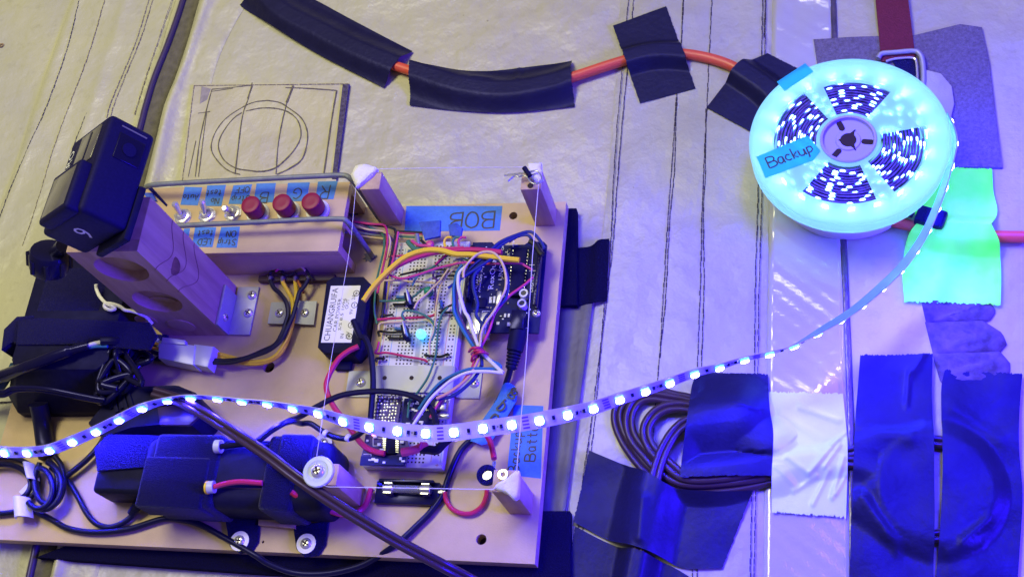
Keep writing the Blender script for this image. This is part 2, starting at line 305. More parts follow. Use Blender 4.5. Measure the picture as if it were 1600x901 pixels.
def screw(parent, p, r=3.4, ax=(0, 0, 1), washer=0, name='screw', h=1.6):
    mb = MB(); Z = unit(ax); X = unit(np.cross(Z, (0, 1, 0.3))); Y = np.cross(Z, X); p = np.asarray(p, float)
    mb.lathe([(r, 0), (r*.97, h*.35), (r*.75, h*.8), (r*.4, h)], p, ax, 18, 0)
    a = random.uniform(0, 1.5); X2 = X*math.cos(a)+Y*math.sin(a); Y2 = np.cross(Z, X2)
    mb.box(p+Z*h*.93, (r*1.15, r*.26, h*.22), (X2, Y2, Z), 1); mb.box(p+Z*(h*.93+.02), (r*.26, r*1.15, h*.22), (X2, Y2, Z), 1)
    sc = mb.build(name, ['chrome', 'hole'], parent)
    if washer: MB().lathe([(r*1.02, -.1), (washer, -.1), (washer, .55), (r*1.02, .7)], p-Z*.5, ax, 22, 0).build('washer', 'white', parent)
    return sc
# ================================================================== THE SETTING: vinyl cloth
def resample(P, n):
    P = [np.asarray(p, float) for p in P]; L = [0.0]
    for a, b in zip(P, P[1:]): L.append(L[-1]+np.linalg.norm(b-a))
    return [np.array([np.interp(t*L[-1], L, [p[k] for p in P]) for k in range(len(P[0]))]) for t in np.linspace(0, 1, n)]
def wob(x, y, s=1.0, k=0.0): return s*(.5*math.sin(x*.061+y*.023+k)+.3*math.sin(x*.021-y*.077+1.7*k+2)+.2*math.sin(x*.13+y*.17+k*3))
mb = MB(); GX = np.linspace(-1500, 1500, 61); GY = np.linspace(-1300, 1700, 61)
mb.sheet([[(x, y, -.6) for y in GY] for x in GX]).build('ground', 'vinyl', kind='structure', origin=(0, 0, 0), label='cream vinyl cover lying flat under everything')
def band(name, L, R, z, mt, edge=1.6, n=46, m=12, kind='structure', label=None, lift=None):
    A = resample(smooth_path(UP(L, 0)), n); B = resample(smooth_path(UP(R, 0)), n); rows = []
    for i in range(n):
        row = []
        for j in range(m):
            t = j/(m-1); p = A[i]*(1-t)+B[i]*t; d = min(t, 1-t)*np.linalg.norm(B[i]-A[i])
            zz = -.4+(z+.4)*min(1, d/edge)**.5+(lift(p[0], p[1], t, i/(n-1)) if lift else 0); row.append((p[0], p[1], zz))
        rows.append(row)
    o = MB().sheet(rows).build(name, mt, kind=kind, label=label, ang=70); return o
def stitches(parent, path, z, mt='stitch', dash=3.4, gap=.9, r=.33, jit=.25):
    P = smooth_path(UP(path, z)); L = sum(np.linalg.norm(b-a) for a, b in zip(P, P[1:])); n = int(L/(dash+gap)); Q = resample(P, n*8+1); mb = MB(); k = max(1, int(8*gap/(dash+gap)))
    for i in range(n):
        j = np.array([random.uniform(-jit, jit), 0, 0]); seg = [Q[i*8]+j, Q[i*8+4]+j+(0, 0, .15), Q[i*8+8-k]+j*.6]; mb.tube(seg, r*random.uniform(.75, 1.3), 5, flat=.7)
    return mb.build('stitching', mt, parent, kind='stuff')
seam = band('vinyl_seam_band', [(985, -150), (970, 0), (955, 230), (938, 400), (927, 500), (912, 620), (893, 760), (870, 1010)],
            [(1209, -150), (1207, 0), (1203, 230), (1199, 455), (1197, 600), (1194, 750), (1192, 1010)], 1.5, 'vinyl2', label='stitched cream vinyl band running between the board and the reel', lift=lambda x, y, t, s: wob(x, y, .25))
for row in ([(983, -10), (973, 100), (961, 240), (951, 440), (936, 560), (924, 660), (912, 740), (895, 905)], [(991, -10), (981, 100), (968, 240), (956, 400), (945, 470), (931, 640), (919, 740), (903, 905)],
            [(1068, -10), (1063, 90), (1056, 165), (1051, 240), (1043, 350), (1037, 455), (1029, 580), (1022, 660), (1017, 800)], [(1069, -10), (1063, 95), (1057, 165), (1054, 260), (1046, 350), (1041, 455), (1031, 560)],
            [(1113, -10), (1108, 90), (1099, 280), (1097, 330), (1094, 455), (1090, 570), (1086, 680), (1082, 905)], [(1103, 170), (1102, 280), (1099, 330), (1100, 455), (1096, 570), (1092, 700), (1090, 905)],
            [(1192, -10), (1188, 180), (1185, 290), (1180, 455), (1179, 590), (1175, 760), (1172, 905)], [(1197, -10), (1193, 180), (1191, 290), (1186, 455), (1184, 590), (1181, 760), (1178, 905)]):
    stitches(seam, row, 1.9)
tapeband = band('clear_tape_band', [(1211, -150), (1208, 0), (1204, 230), (1200, 455), (1198, 600), (1195, 750), (1193, 1010)],
     [(1296, -150), (1300, 0), (1307, 200), (1316, 380), (1322, 540), (1328, 700), (1331, 1010)], 1.2, 'clear', edge=.8, n=150, m=26, label='strip of glossy clear tape over a vinyl seam',
     lift=lambda x, y, t, s: .75*math.sin(y*.19+3*math.sin(x*.09+y*.05))*(.5+.5*math.sin(y*.036+1.1))**2+.2*math.sin(y*.5+x*.42)+.12*math.sin(y*.9-x*.6)+wob(x, y, .3, 2))
stitches(tapeband, [(1196, -10), (1194, 60)], 1.2)
MB().tube(smooth_path(UP([(1298, -120), (1302, 0), (1309, 200), (1318, 380), (1325, 540), (1330, 700), (1333, 1000)], .6)), 2.1, 8, flat=.6).build('seam_piping', mat('grey_violet_piping', (.10, .08, .12), .12, ns=90, na=.4, bump=.5, bs=200), tapeband)
# left: stitched folds of the cover, dark piping and webbing
lb = band('vinyl_fold_band', [(140, -60), (112, 0), (80, 90), (52, 170), (20, 270), (-30, 400), (-120, 640)], [(302, -60), (274, 0), (250, 80), (225, 160), (205, 230), (170, 360), (100, 620)], 1.4, 'vinyl', edge=4,
          label='folded and stitched band of the cream vinyl cover beside the action camera', m=40, lift=lambda x, y, t, s: 1.1*math.exp(-((t-.55)/.05)**2)+.7*math.exp(-((t-.08)/.03)**2)+.5*math.exp(-((t-.33)/.03)**2))
for row, mt in (([(125, -5), (105, 75), (75, 160), (45, 228), (18, 290), (0, 338), (-20, 390)], 'stitch'), ([(165, -5), (140, 80), (110, 160), (85, 228), (60, 310), (35, 385)], 'stitchlight'), ([(198, -5), (168, 90), (138, 170), (124, 205), (112, 235)], 'stitch'),
                ([(240, -5), (220, 60), (195, 120), (180, 158), (170, 190)], 'stitchlight'), ([(234, -5), (214, 60), (190, 120), (174, 158), (166, 185)], 'stitchlight'), ([(270, -5), (245, 70), (225, 130), (210, 180)], 'stitchlight')):
    stitches(lb, row, 2.0, mt, dash=3.8, r=.3)
PIPE = [(305, -70), (286, 0), (265, 62), (242, 120), (228, 165), (220, 196), (200, 270), (150, 450), (90, 700), (45, 905)]
web = band('webbing_strap', [(a[0]+2, a[1]) for a in PIPE], [(332, -70), (312, 0), (296, 55), (276, 115), (256, 165), (247, 205), (228, 280), (182, 460), (125, 700), (78, 905)], .9, 'webbing', edge=1, kind='structure', label='worn grey webbing strap next to dark piping')
pp = MB().tube(smooth_path(UP(PIPE, 1.9)), 2.7, 10).build('piping', 'piping', web)
MB().tube(smooth_path(UP([(a[0]-4, a[1]) for a in PIPE], 1.4)), 1.5, 8).build('piping_lip', 'vinyl2', web)
def ridge(x, y, t, s): return 4.5*math.exp(-((t-.16)/.14)**2)*(1+.25*math.sin(s*21))+1.3*math.exp(-((t-.6)/.2)**2)*math.sin(s*9+1)
band('vinyl_panel_edge', [(334, -70), (313, 0), (297, 55), (277, 115), (257, 165), (248, 205), (229, 280), (183, 460), (126, 700), (79, 905)], [(450, -70), (390, 0), (350, 70), (330, 130), (320, 200), (300, 290), (250, 460), (200, 700), (150, 905)], .5, 'vinyl', edge=5, m=26, label='rounded edge of the cream vinyl panel along the strap', lift=ridge)
# stains
def blot(name, px, py, r, mt, label, arc=(0, 6.3), w=.9):
    mb = MB(); c = U(px, py, .3)
    P = [c+np.array([r*math.cos(a)*(1+.12*math.sin(3*a)), r*math.sin(a)*(1+.15*math.cos(2*a)), 0]) for a in np.linspace(arc[0], arc[1], 12)]
    mb.tube(P, [w*random.uniform(.6, 1.3) for _ in P], 6, flat=.12)
    tag(mb.build(name, mt), label, 'stain'); return mb
blot('stain', 137, 11, 4.5, 'ringstain', 'brown ring shaped stain on the vinyl seam', (2.2, 7.0), .8)
blot('stain', 309, 95, 2.0, 'stain', 'red brown smudge on the vinyl panel', (-1.5, 2.4), 1.1)
blot('stain', 2, 71, 1.8, 'ringstain', 'brown spot on the vinyl by the photo edge', (0, 6.2), .8)
# square pocket with rings drawn in pen
pk = thing('pocket_patch', 'square vinyl pocket patch with two pen drawn rings on it', 'patch', U(420, 200, 0))
PK = [(316, 134), (394, 131), (458, 131), (546, 131), (536, 200), (524, 300), (505, 400), (290, 400), (303, 300), (311, 200)]
tri = UP([(303, 134), (546, 131), (524, 300), (280, 300)], 0)
rows = [[tri[0]*(1-s)*(1-t)+tri[1]*s*(1-t)+tri[2]*s*t+tri[3]*(1-s)*t+np.array([0, 0, 1.5+wob(s*90, t*70, .3)]) for t in np.linspace(0, 1, 14)] for s in np.linspace(0, 1, 16)]
M['patch'] = vinyl('tan_vinyl', (.49, .455, .27), (.43, .39, .29), (.2, .17, .1), .45)
MB().sheet(rows, .9).build('vinyl_square', 'patch', pk, ang=60)
hv = UP([(536, 133), (546, 132), (526, 280), (519, 280)], 1.6); MB().prism(hv, .2, 2.4).build('hook_edge', mat('frayed_hook_edge', (.035, .026, .055), .9, ns=400, col2=(.12, .10, .15), bump=.8, bs=900), pk)
MB().prism(UP([(315, 135), (329, 139), (323, 156), (312, 162)], 1.8), 1.2, 1.95).build('worn_corner', mat('worn_lilac', (.32, .28, .30), .8, ns=150, na=.3), pk)
for e in ([(303, 134), (545, 131)], [(303, 134), (284, 290)]): stitches(pk, e, 2.0, 'stitchlight', dash=3, r=.25)
def penline(pts, w=.42, z=1.95): MB().tube(smooth_path(UP(pts, z)), [w*random.uniform(.7, 1.35) for _ in smooth_path(UP(pts, z))], 5, flat=.25).build('pen_line', 'pencil', pk)
o5 = lambda L: [(280+x/5, 100+y/5) for x, y in L]
penline(o5([(690, 285), (780, 300), (850, 340), (960, 430), (1003, 560), (965, 730), (870, 810), (760, 862)])); penline(o5([(475, 862), (400, 840), (330, 790), (262, 700), (252, 620), (290, 520), (360, 430), (470, 352), (580, 300), (690, 285)]))
penline(o5([(520, 368), (640, 345), (760, 348), (860, 380), (930, 450), (950, 560), (905, 660), (820, 755), (740, 815), (640, 838), (540, 830), (440, 812), (350, 750), (308, 660), (318, 580), (370, 490), (430, 420), (490, 380)]), .45)
for L, w in (([(255, 200), (210, 370), (160, 600), (125, 880)], .4), ([(215, 370), (185, 600), (150, 880)], .35), ([(130, 600), (70, 880)], .3), ([(255, 198), (400, 185), (570, 165)], .35), ([(250, 215), (420, 190)], .3), ([(830, 185), (1000, 190), (1230, 206)], .35),
             ([(1230, 206), (1190, 440), (1130, 860)], .55), ([(570, 145), (540, 270), (490, 430), (435, 860)], .45), ([(890, 170), (840, 300)], .9), ([(840, 300), (800, 470), (770, 650), (755, 860)], .4), ([(570, 170), (535, 270)], .7), ([(145, 385), (240, 372)], .3)): penline(o5(L), w)

# ================================================================== cables that lie under the tapes
BUMPS = []                                   # (Nx2 path, radius) that a tape drapes over
def cable_path(pts, z, n=7): return smooth_path([U(p[0], p[1], p[2] if len(p) > 2 else z) for p in pts], n)
HOSE = [(380, -60), (430, 10), (500, 50), (560, 80), (615, 102), (652, 114), (720, 135), (790, 143), (860, 132), (900, 119), (975, 95), (1025, 84), (1080, 86), (1130, 98), (1165, 116), (1210, 150), (1260, 210), (1320, 290), (1380, 338), (1425, 353), (1480, 364), (1545, 369), (1640, 369), (1760, 360)]
hp = cable_path(HOSE, 4.6)
tag(MB().tube(hp, 4.0, 14).build('orange_hose', 'cord'), 'orange hose running under black and green tapes from top to the right edge', 'hose')
BUMPS.append((np.array(hp), 4.0))
def two_core(name, pts, z, label, r=2.3, group='brown lamp cords coiled under the tapes', bump=True, zz=None):
    P = cable_path(pts, z); n = len(P); mb = MB()
    for s in (-1, 1):
        Q = []
        for i in range(n):
            T = unit(P[min(i+1, n-1)]-P[max(i-1, 0)]); nn = unit(np.cross(T, (0, 0, 1))); Q.append(P[i]+nn*s*r*.85)
        mb.tube(Q, r, 10)
    o = tag(mb.build(name, 'brown'), label, 'cord', group); o['kind'] = 'thing' if False else o.get('kind', '') or 'thing'
    del o['kind']
    if bump: BUMPS.append((np.array(P), r*1.05))
    return o
two_core('lamp_cord', [(1210, 690), (1150, 655), (1084, 627), (1055, 620), (1022, 613), (985, 620), (967, 637), (965, 660), (977, 690), (1000, 722), (1025, 745), (1070, 765), (1150, 760), (1220, 745)], 3, 'outermost loop of brown cord beside the dark tape')
two_core('lamp_cord', [(1210, 700), (1150, 668), (1090, 634), (1040, 622), (1010, 620), (991, 632), (983, 655), (988, 682), (1007, 707), (1032, 733), (1070, 752), (1140, 750), (1215, 738)], 5.5, 'second loop of brown cord inside the outermost one')
two_core('lamp_cord', [(1200, 690), (1140, 660), (1083, 638), (1050, 635), (1026, 644), (1011, 664), (1011, 685), (1023, 706), (1046, 727), (1075, 745), (1140, 742), (1215, 728, 5), (1330, 722, 2.8), (1385, 740, 2.6)], 8, 'innermost loop of brown cord with pale vinyl inside it')
two_core('lamp_cord', [(1150, 650), (1082, 657), (1057, 672), (1040, 697), (1030, 722), (1022, 752), (1012, 790), (1000, 850), (985, 930)], 11, 'brown cord crossing over the loops and going under the lower tape')
two_core('lamp_cord', [(1195, 735), (1270, 722), (1330, 706), (1400, 694), (1465, 690), (1515, 708), (1538, 750), (1532, 795), (1495, 828), (1445, 838), (1390, 818), (1350, 790)], 2.8, 'brown cord bent in a wide loop below the black tapes')
# ================================================================== adhesive tapes
def seg_dist(X, Y, P, zz=False):
    d = np.full(X.shape, 1e9); z = np.zeros(X.shape)
    for a, b in zip(P[:-1], P[1:]):
        v = (b-a)[:2]; L = v @ v+1e-9; t = np.clip(((X-a[0])*v[0]+(Y-a[1])*v[1])/L, 0, 1); e = np.hypot(X-a[0]-t*v[0], Y-a[1]-t*v[1])
        if zz: z = np.where(e < d, a[2]+(b[2]-a[2])*t, z)
        d = np.minimum(d, e)
    return (d, z) if zz else d
def drape(X, Y, base, wide=1.0):
    Z = np.zeros(X.shape)
    for P, r in BUMPS:
        if P[:, 0].max() < X.min()-40 or P[:, 0].min() > X.max()+40 or P[:, 1].max() < Y.min()-40 or P[:, 1].min() > Y.max()+40: continue
        d, zc = seg_dist(X, Y, P, True); top = np.maximum(zc+r+.9, .2); w = (r*.9+.45*np.maximum(zc, 0))*wide
        Z = np.maximum(Z, top*np.exp(-(np.maximum(0, d-r*1.15)/w)**2))
    return np.maximum(Z, base)+.25*base
def tape(name, A, B, C, D, base, mt, label, group, wide=1.0, torn=0.0, n=64, m=64, cr=.25, k=0.0, cat='tape', th=.25, creases=(), disc=None):
    """a strip of tape between edge A->B and edge D->C (lists of pixels), draped over whatever cables lie beneath"""
    e0 = resample(smooth_path(UP(A, base)) if len(A) > 2 else UP(A, base), n); e1 = resample(smooth_path(UP(B, base)) if len(B) > 2 else UP(B, base), n)
    X = np.zeros((n, m)); Y = np.zeros((n, m)); ts = np.linspace(0, 1, m); j0 = rng.normal(size=m)*torn; j1 = rng.normal(size=m)*torn
    for i in range(n):
        for j in range(m):
            p = e0[i]*(1-ts[j])+e1[i]*ts[j]
            if torn and i in (0, n-1):
                q = e0[1 if i == 0 else n-2]*(1-ts[j])+e1[1 if i == 0 else n-2]*ts[j]; p = p+(p-q)/max(1e-6, np.linalg.norm(p-q))*(j0[j] if i == 0 else j1[j])
            X[i, j], Y[i, j] = p[0], p[1]
    Z = drape(X, Y, base, wide)
    if disc:
        c = U(disc[0], disc[1], 0); q = np.hypot((X-c[0])/disc[2], (Y-c[1])/disc[3]); t = np.clip((1.16-q)/.36, 0, 1)
        Z = np.maximum(Z, base+disc[4]*t*t*(3-2*t)*(.72+.28*np.clip(q, 0, 1)**2)*np.clip((X-c[0]+disc[5])/30, 0, 1))
    Z += cr*(.6*np.sin(X*.10+Y*.07+k)*np.sin(Y*.06-X*.045+2*k)+.4*np.sin(X*.035-Y*.09+k*3)**2)+cr*.6
    for (a, b, w, h) in creases: Z += h*np.exp(-(seg_dist(X, Y, np.array([U(*a, 0)[:2], U(*b, 0)[:2]]))/w)**2)
    rows = [[(X[i, j], Y[i, j], Z[i, j]) for j in range(m)] for i in range(n)]
    return tag(MB().sheet(rows, th).build(name, mt, ang=60), label, cat, group)
GB = 'black cloth tapes over the cables'
tape('black_tape', [(425, -35), (492, 0), (570, 42), (645, 81)], [(375, 8), (389, 19), (490, 82), (600, 138)], 0, 0, .6, 'tape', 'long black tape slanting down over the hose beside the pocket patch', GB, 1.7, .2, k=1)
tape('black_tape', [(645, 104), (680, 111), (760, 112), (894, 97)], [(640, 165), (720, 174), (800, 177), (898, 167)], 0, 0, .6, 'tape', 'long level black tape on the sagging middle of the hose', GB, 1.7, .2, k=2, creases=[((811, 108), (813, 132), 1.2, 1.0), ((745, 128), (770, 130), 2, .8)])
tape('black_tape', [(958, 41), (1041, 11)], [(1000, 162), (1087, 139)], 0, 0, 1.8, 'tape', 'short upright black tape across the hose on the stitched band', GB, 1.2, .15, k=3)
tape('black_tape', [(1104, 169), (1154, 108), (1199, 84)], [(1172, 206), (1235, 168), (1290, 130)], 0, 0, 2.0, 'tape', 'black tape partly tucked under the lit reel', GB, 1.3, .15, k=4)
tape('black_tape', [(1095, 582), (1084, 600), (1078, 650), (1064, 752)], [(1200, 585), (1203, 640), (1209, 685), (1206, 748)], 0, 0, 2.6, 'tape', 'black tape covering the brown cord coil next to the pale tape', GB, 3.2, .3, k=5, cr=.9, creases=[((1147, 641), (1187, 651), 1.5, .9)])
tape('black_tape', [(921, 704), (1000, 738), (1052, 766), (1110, 772), (1176, 769)], [(897, 816), (955, 846), (1030, 872), (1070, 888), (1128, 888)], 0, 0, 2.3, 'tape', 'broad dark tape crossing the cord at the coil base', GB, 2.0, .2, k=6, cr=1.0, creases=[((1010, 790), (1005, 850), 3, 2.0)])
tape('black_tape', [(899, 822), (955, 850), (1040, 880), (1085, 905)], [(880, 935), (950, 945), (1020, 950), (1080, 955)], 0, 0, 1.9, 'tape', 'dark tape at the bottom edge with a pale gap above it', GB, 1.2, .2, k=7, cr=.4)
tape('black_tape', [(1344, 556), (1339, 620), (1336, 660), (1331, 780), (1326, 930)], [(1457, 555), (1456, 610), (1457, 652), (1459, 780), (1458, 930)], 0, 0, 1.8, 'tape', 'tall blue lit black tape beside the dark seam piping', GB, 2.5, .35, k=8, cr=1.5, disc=(1460, 765, 39, 40, 6.2, 62), creases=[((1340, 670), (1420, 690), 4, 1.2), ((1345, 780), (1400, 860), 3, 1.6), ((1380, 840), (1450, 870), 2.5, 1.4), ((1441, 560), (1425, 585), 2.2, 1.5), ((1420, 585), (1416, 635), 1.8, 1.2)])
tape('black_tape', [(1476, 578), (1470, 612), (1471, 690), (1470, 780), (1460, 930)], [(1597, 586), (1594, 620), (1591, 690), (1597, 780), (1588, 930)], 0, 0, 1.4, 'tape', 'tall black tape with the round cord bulge by the wrinkled cloth', GB, 2.5, .3, k=9, cr=1.7, disc=(1460, 765, 39, 40, 6.2, 62), creases=[((1500, 852), (1545, 815), 2, 1.8), ((1480, 868), (1530, 850), 2.5, 1.5), ((1490, 640), (1560, 690), 4, .8)])
tape('pale_tape', [(1201, 612), (1206, 690), (1206, 800)], [(1317, 616), (1324, 700), (1322, 808)], 0, 0, 2.6, 'greytape', 'pale grey tape with crumpled folds between the black tapes', 'pale and green tapes', 2.4, .5, k=10, cr=.7, n=90, m=90,
     creases=[((1310, 690), (1265, 745), 1.6, 1.8), ((1318, 720), (1300, 780), 1.5, 1.4), ((1230, 720), (1262, 744), 2.0, 1.2), ((1250, 640), (1310, 660), 2, .9), ((1295, 740), (1270, 790), 1.5, 1.0), ((1220, 650), (1285, 690), 3, .8), ((1300, 700), (1320, 680), 1.2, 1.2), ((1240, 770), (1275, 748), 1.5, 1.3), ((1288, 735), (1312, 700), 1.2, 1.2), ((1212, 735), (1240, 760), 2, .9), ((1306, 775), (1322, 745), 1.1, 1.1)])
tape('green_tape', [(1469, 261), (1452, 290), (1430, 330), (1431, 359)], [(1550, 265), (1552, 300), (1558, 332), (1546, 360)], 0, 0, 1.4, 'green', 'upper bright green tape touching the grey felt', 'pale and green tapes', 1.5, .3, k=11, cr=.4)
tape('green_tape', [(1431, 358), (1416, 380), (1410, 425), (1413, 471)], [(1546, 358), (1560, 390), (1564, 427), (1563, 477)], 0, 0, 1.9, 'green', 'lower bright green tape over the hose above the wrinkled cloth', 'pale and green tapes', 1.4, .5, k=12, cr=.45, creases=[((1480, 400), (1465, 440), 3, .8)])
# ================================================================== felt, wrinkled cloth, strap and buckle near the reel
fp = UP([(1271, 64), (1330, 60), (1430, 57), (1500, 40), (1534, 45), (1546, 100), (1556, 184), (1566, 264), (1469, 262), (1380, 262), (1300, 258)], 0)
tag(MB().prism(fp, -.4, 2.2, bev=.8).build('felt_patch', 'felt'), 'grey felt patch on the vinyl behind the lit reel', 'patch')
rp = UP([(1446, 112), (1470, 118), (1487, 138), (1491, 165), (1484, 195), (1440, 200), (1430, 150)], 2)
tag(MB().prism(rp, 2.0, 5.0, bev=1.2).build('rubber_pad', 'vinyl2'), 'rounded pale pad on the felt behind the reel rim', 'pad')
sp0 = resample(UP([(1362, -60), (1368, 0), (1373, 50), (1377, 96)], 4), 12); sp1 = resample(UP([(1412, -60), (1419, 0), (1425, 45), (1430, 88)], 4), 12)
st = thing('red_strap', 'dark red webbing strap ending in a metal buckle above the reel', 'strap', U(1400, 60, 0))
MB().sheet([[sp0[i]*(1-t)+sp1[i]*t+np.array([0, 0, .6*math.sin(i*.5)]) for t in np.linspace(0, 1, 6)] for i in range(12)], 1.3).build('webbing', 'redweb', st)
bk = [(1372, 92), (1378, 84), (1400, 82), (1428, 80), (1438, 86), (1442, 100), (1443, 128), (1440, 145)]
MB().tube(smooth_path(UP(bk, 5), 5), 1.9, 10).build('buckle_frame', 'zinc', st)
MB().tube(smooth_path(UP([(1384, 96), (1400, 92), (1426, 91), (1432, 100), (1434, 135)], 4.5), 5), .9, 8).build('buckle_tongue', 'chrome', st)
MB().prism(UP([(1392, 92), (1432, 90), (1436, 140), (1420, 140)], 3), 2.4, 3.2).build('buckle_pad', 'velcro', st)
wc = thing('wrinkled_cloth', 'wrinkled grey cloth folded in three lumps by the green tape', 'cloth', U(1510, 530, 0))
for pts, k in (([(1438, 466), (1548, 472), (1557, 487), (1546, 503), (1447, 505)], 0), ([(1445, 503), (1535, 500), (1566, 520), (1574, 538), (1562, 552), (1458, 555)], 1), ([(1456, 552), (1562, 548), (1579, 568), (1577, 600), (1470, 600)], 2)):
    poly = UP(pts, 0); c = np.mean(poly, axis=0); ring = resample(poly+[poly[0]], 41)[:-1]; vs = []; fs = []; nr = 9
    for q in range(nr):
        s = 1-q/nr
        for p in ring:
            x, y = (c+(p-c)*s)[:2]; hgt = 3.4*(1-s**6)+(wob(x*9, y*12, 1.0, k)-.9*abs(math.sin(x*.33+y*.61+math.sin(y*.4+x*.2)+k))**.4-.6*abs(math.sin(x*.21-y*.5+k))**.4)*(1-s**4); vs.append((x, y, .2+hgt))
    vs.append((c[0], c[1], 3.4)); n = len(ring)
    for q in range(nr-1): fs += [(q*n+j, q*n+(j+1) % n, (q+1)*n+(j+1) % n, (q+1)*n+j) for j in range(n)]
    fs += [((nr-1)*n+j, (nr-1)*n+(j+1) % n, nr*n) for j in range(n)]
    MB().add(vs, fs).build('cloth_fold', 'wrinkled', wc, ang=70)
# ================================================================== pads under the board
pd = UP([(60, 872), (400, 896), (600, 908), (850, 925), (893, 905), (892, 800), (846, 800), (700, 700), (300, 780)], 4)
tag(MB().prism(pd, .1, 7.8, bev=.4).build('foam_pad', 'foam'), 'black foam pad under the front edge of the board', 'pad')
tag(MB().prism(UP([(845, 330), (902, 329), (903, 480), (845, 480)], 4), .1, 7.8, bev=.4).build('hook_strip', 'foam'), 'black hook and loop strip sticking out past the board side', 'strip')
fl = resample(smooth_path(UP([(885, 392), (903, 389), (925, 384), (936, 376), (952, 373)], 3)), 20); fr = resample(UP([(880, 482), (948, 470)], 3), 20)
tag(MB().sheet([[fl[i]*(1-t)+fr[i]*t+np.array([0, 0, .4+1.2*math.sin(i*.33)**2]) for t in np.linspace(0, 1, 10)] for i in range(20)], .8).build('hook_flap', 'foam'), 'black flap of hook and loop lying on the stitched band', 'flap')
fl = resample(UP([(872, 482), (927, 472)], 1), 12); fr = resample(UP([(840, 806), (884, 800)], 1), 12)
M['darkcloth'] = mat('slate_cloth', (.06, .05, .085), .45, ns=40, na=.3, bump=.3, bs=200)
tag(MB().sheet([[fl[i]*(1-t)+fr[i]*t+np.array([0, 0, 1.9+.5*math.sin(i*.8)]) for t in np.linspace(0, 1, 20)] for i in range(12)], .8).build('dark_cloth', 'darkcloth'), 'smooth dark cloth strip showing beside the board', 'cloth')
# ================================================================== THE BOARD
ZB = 18.0
bd = thing('base_board', 'tan fibreboard base carrying all the electronics', 'board', (-200, -128, 8))
hl = []
for px, py, r in ((802, 337, 3.0), (752, 842, 3.4), (420, 573, 4.2), (545, 610, 1.0), (588, 400, .9), (411, 846, .9)):
    p = U(px, py, ZB); hl.append((p[0], p[1], r))
holed_slab('board_panel', [(-400, -256.4), (0, -256.4), (0, 0), (-400, 0)], hl, 8.0, ZB, ['mdf', 'mdfedge'], bd)
MB().bx(-398, -2, -254, -2, 7.2, 7.9).build('board_back', 'hole', bd)
for px, py in ((578, 402), (552, 332)):
    c = U(px, py, ZB); mb = MB(); P = [c+np.array([5.5*math.cos(a)*random.uniform(.5, 1.2), 4*math.sin(a)*random.uniform(.5, 1.2), 0]) for a in np.linspace(0, 2*math.pi, 18, endpoint=False)]
    mb.prism(P, ZB+.05, ZB+.5).build('paint_smear', 'paint', bd)
# wooden posts with putty, and the thin wire strung between them
def post(x0, y0, h, label, w=14.2, d=13.8):
    t = thing('wooden_post', label, 'post', (x0+w/2, y0+d/2, ZB), 'corner posts of the board')
    MB().bx(x0, x0+w, y0, y0+d, ZB, ZB+h, bev=.5).build('timber', 'pine', t); return t
def putty(parent, pts, z, lump=3.0):
    poly = [np.asarray(p) for p in pts]; c = np.mean(poly, axis=0); ring = resample(poly+[poly[0]], 25)[:-1]; vs = []; fs = []; n = len(ring)
    for q, (s, hh) in enumerate(((1, -1.0), (1.03, .3), (.92, .72), (.7, .95), (.4, 1.05))):
        for p in ring:
            x, y = (c+(p-c)*s*random.uniform(.97, 1.03))[:2]; vs.append((x, y, z+lump*hh*(1 if hh < 0 else random.uniform(.85, 1.12))))
    k = 5; fs = [(q*n+j, q*n+(j+1) % n, (q+1)*n+(j+1) % n, (q+1)*n+j) for q in range(k-1) for j in range(n)]; fs.append(tuple(range((k-1)*n, k*n)))
    MB().add(vs, fs).build('putty_lump', 'putty', parent, ang=55)
pA = post(-20.4, -19.3, 51, 'post by the clip, next to the light fibreboard corner'); pB = post(-134.3, -16, 52, 'post with a big white putty cap behind the control box')
pC = post(-19, -225.6, 49, 'post with a triangular putty smear near the lower board corner'); pD = post(-132, -224.9, 50, 'post with the white washer beside the battery pack')
putty(pA, UP([(825, 256), (846, 255), (848, 282), (836, 286), (826, 276)], 69), 69, 2.2)
putty(pB, UP([(556, 260), (570, 257), (591, 264), (583, 276), (563, 292), (558, 294), (549, 276)], 70), 70, 3.2)
putty(pC, UP([(808, 735), (812, 738), (811, 775), (803, 781), (793, 771), (774, 764), (777, 756), (792, 748)], 67), 67, 3.0)
MB().lathe([(3.2, 0), (3.2, .6), (1.6, .7), (1.6, .1)], U(786, 741, 67.3), n=18, caps=False).build('ring_terminal', 'silver', pC)
wc_ = U(498, 737, 68); MB().lathe([(1.5, 0), (9.6, 0), (10.2, .6), (9.6, 1.6), (7.2, 1.9), (6.6, 1.5), (1.5, 1.4)], wc_, n=36).build('washer', mat('pale_washer', (.55, .62, .62), .35), pD)
screw(pD, wc_+np.array([0, 0, 1.4]), 4.6, h=2.4)
MB().tube([U(838, 290, 69)-np.array([4, 0, 0]), U(838, 290, 69)-np.array([4, 0, -.3])], 2.0, 12).build('bore', 'hole', pA)
zs = 69.0
loop = [U(587, 264, 73), U(700, 262, 72), U(825, 261, 71), U(842, 282, 71), U(832, 400, 70), U(822, 560, 69.5), U(807, 738, 69), U(770, 764, 69), U(640, 762, 69), U(513, 760, 69), U(489, 752, 69.5), U(515, 575, 71), U(548, 380, 73), U(556, 292, 73)]
mbw = MB()
for a, b in zip(loop, loop[1:]+loop[:1]): mbw.tube([a, b], .17 if a[0] < -100 and b[0] < -100 else .24, 6)
tag(mbw.build('trip_wire', 'string'), 'thin white wire strung in a loop around the four corner posts', 'wire')
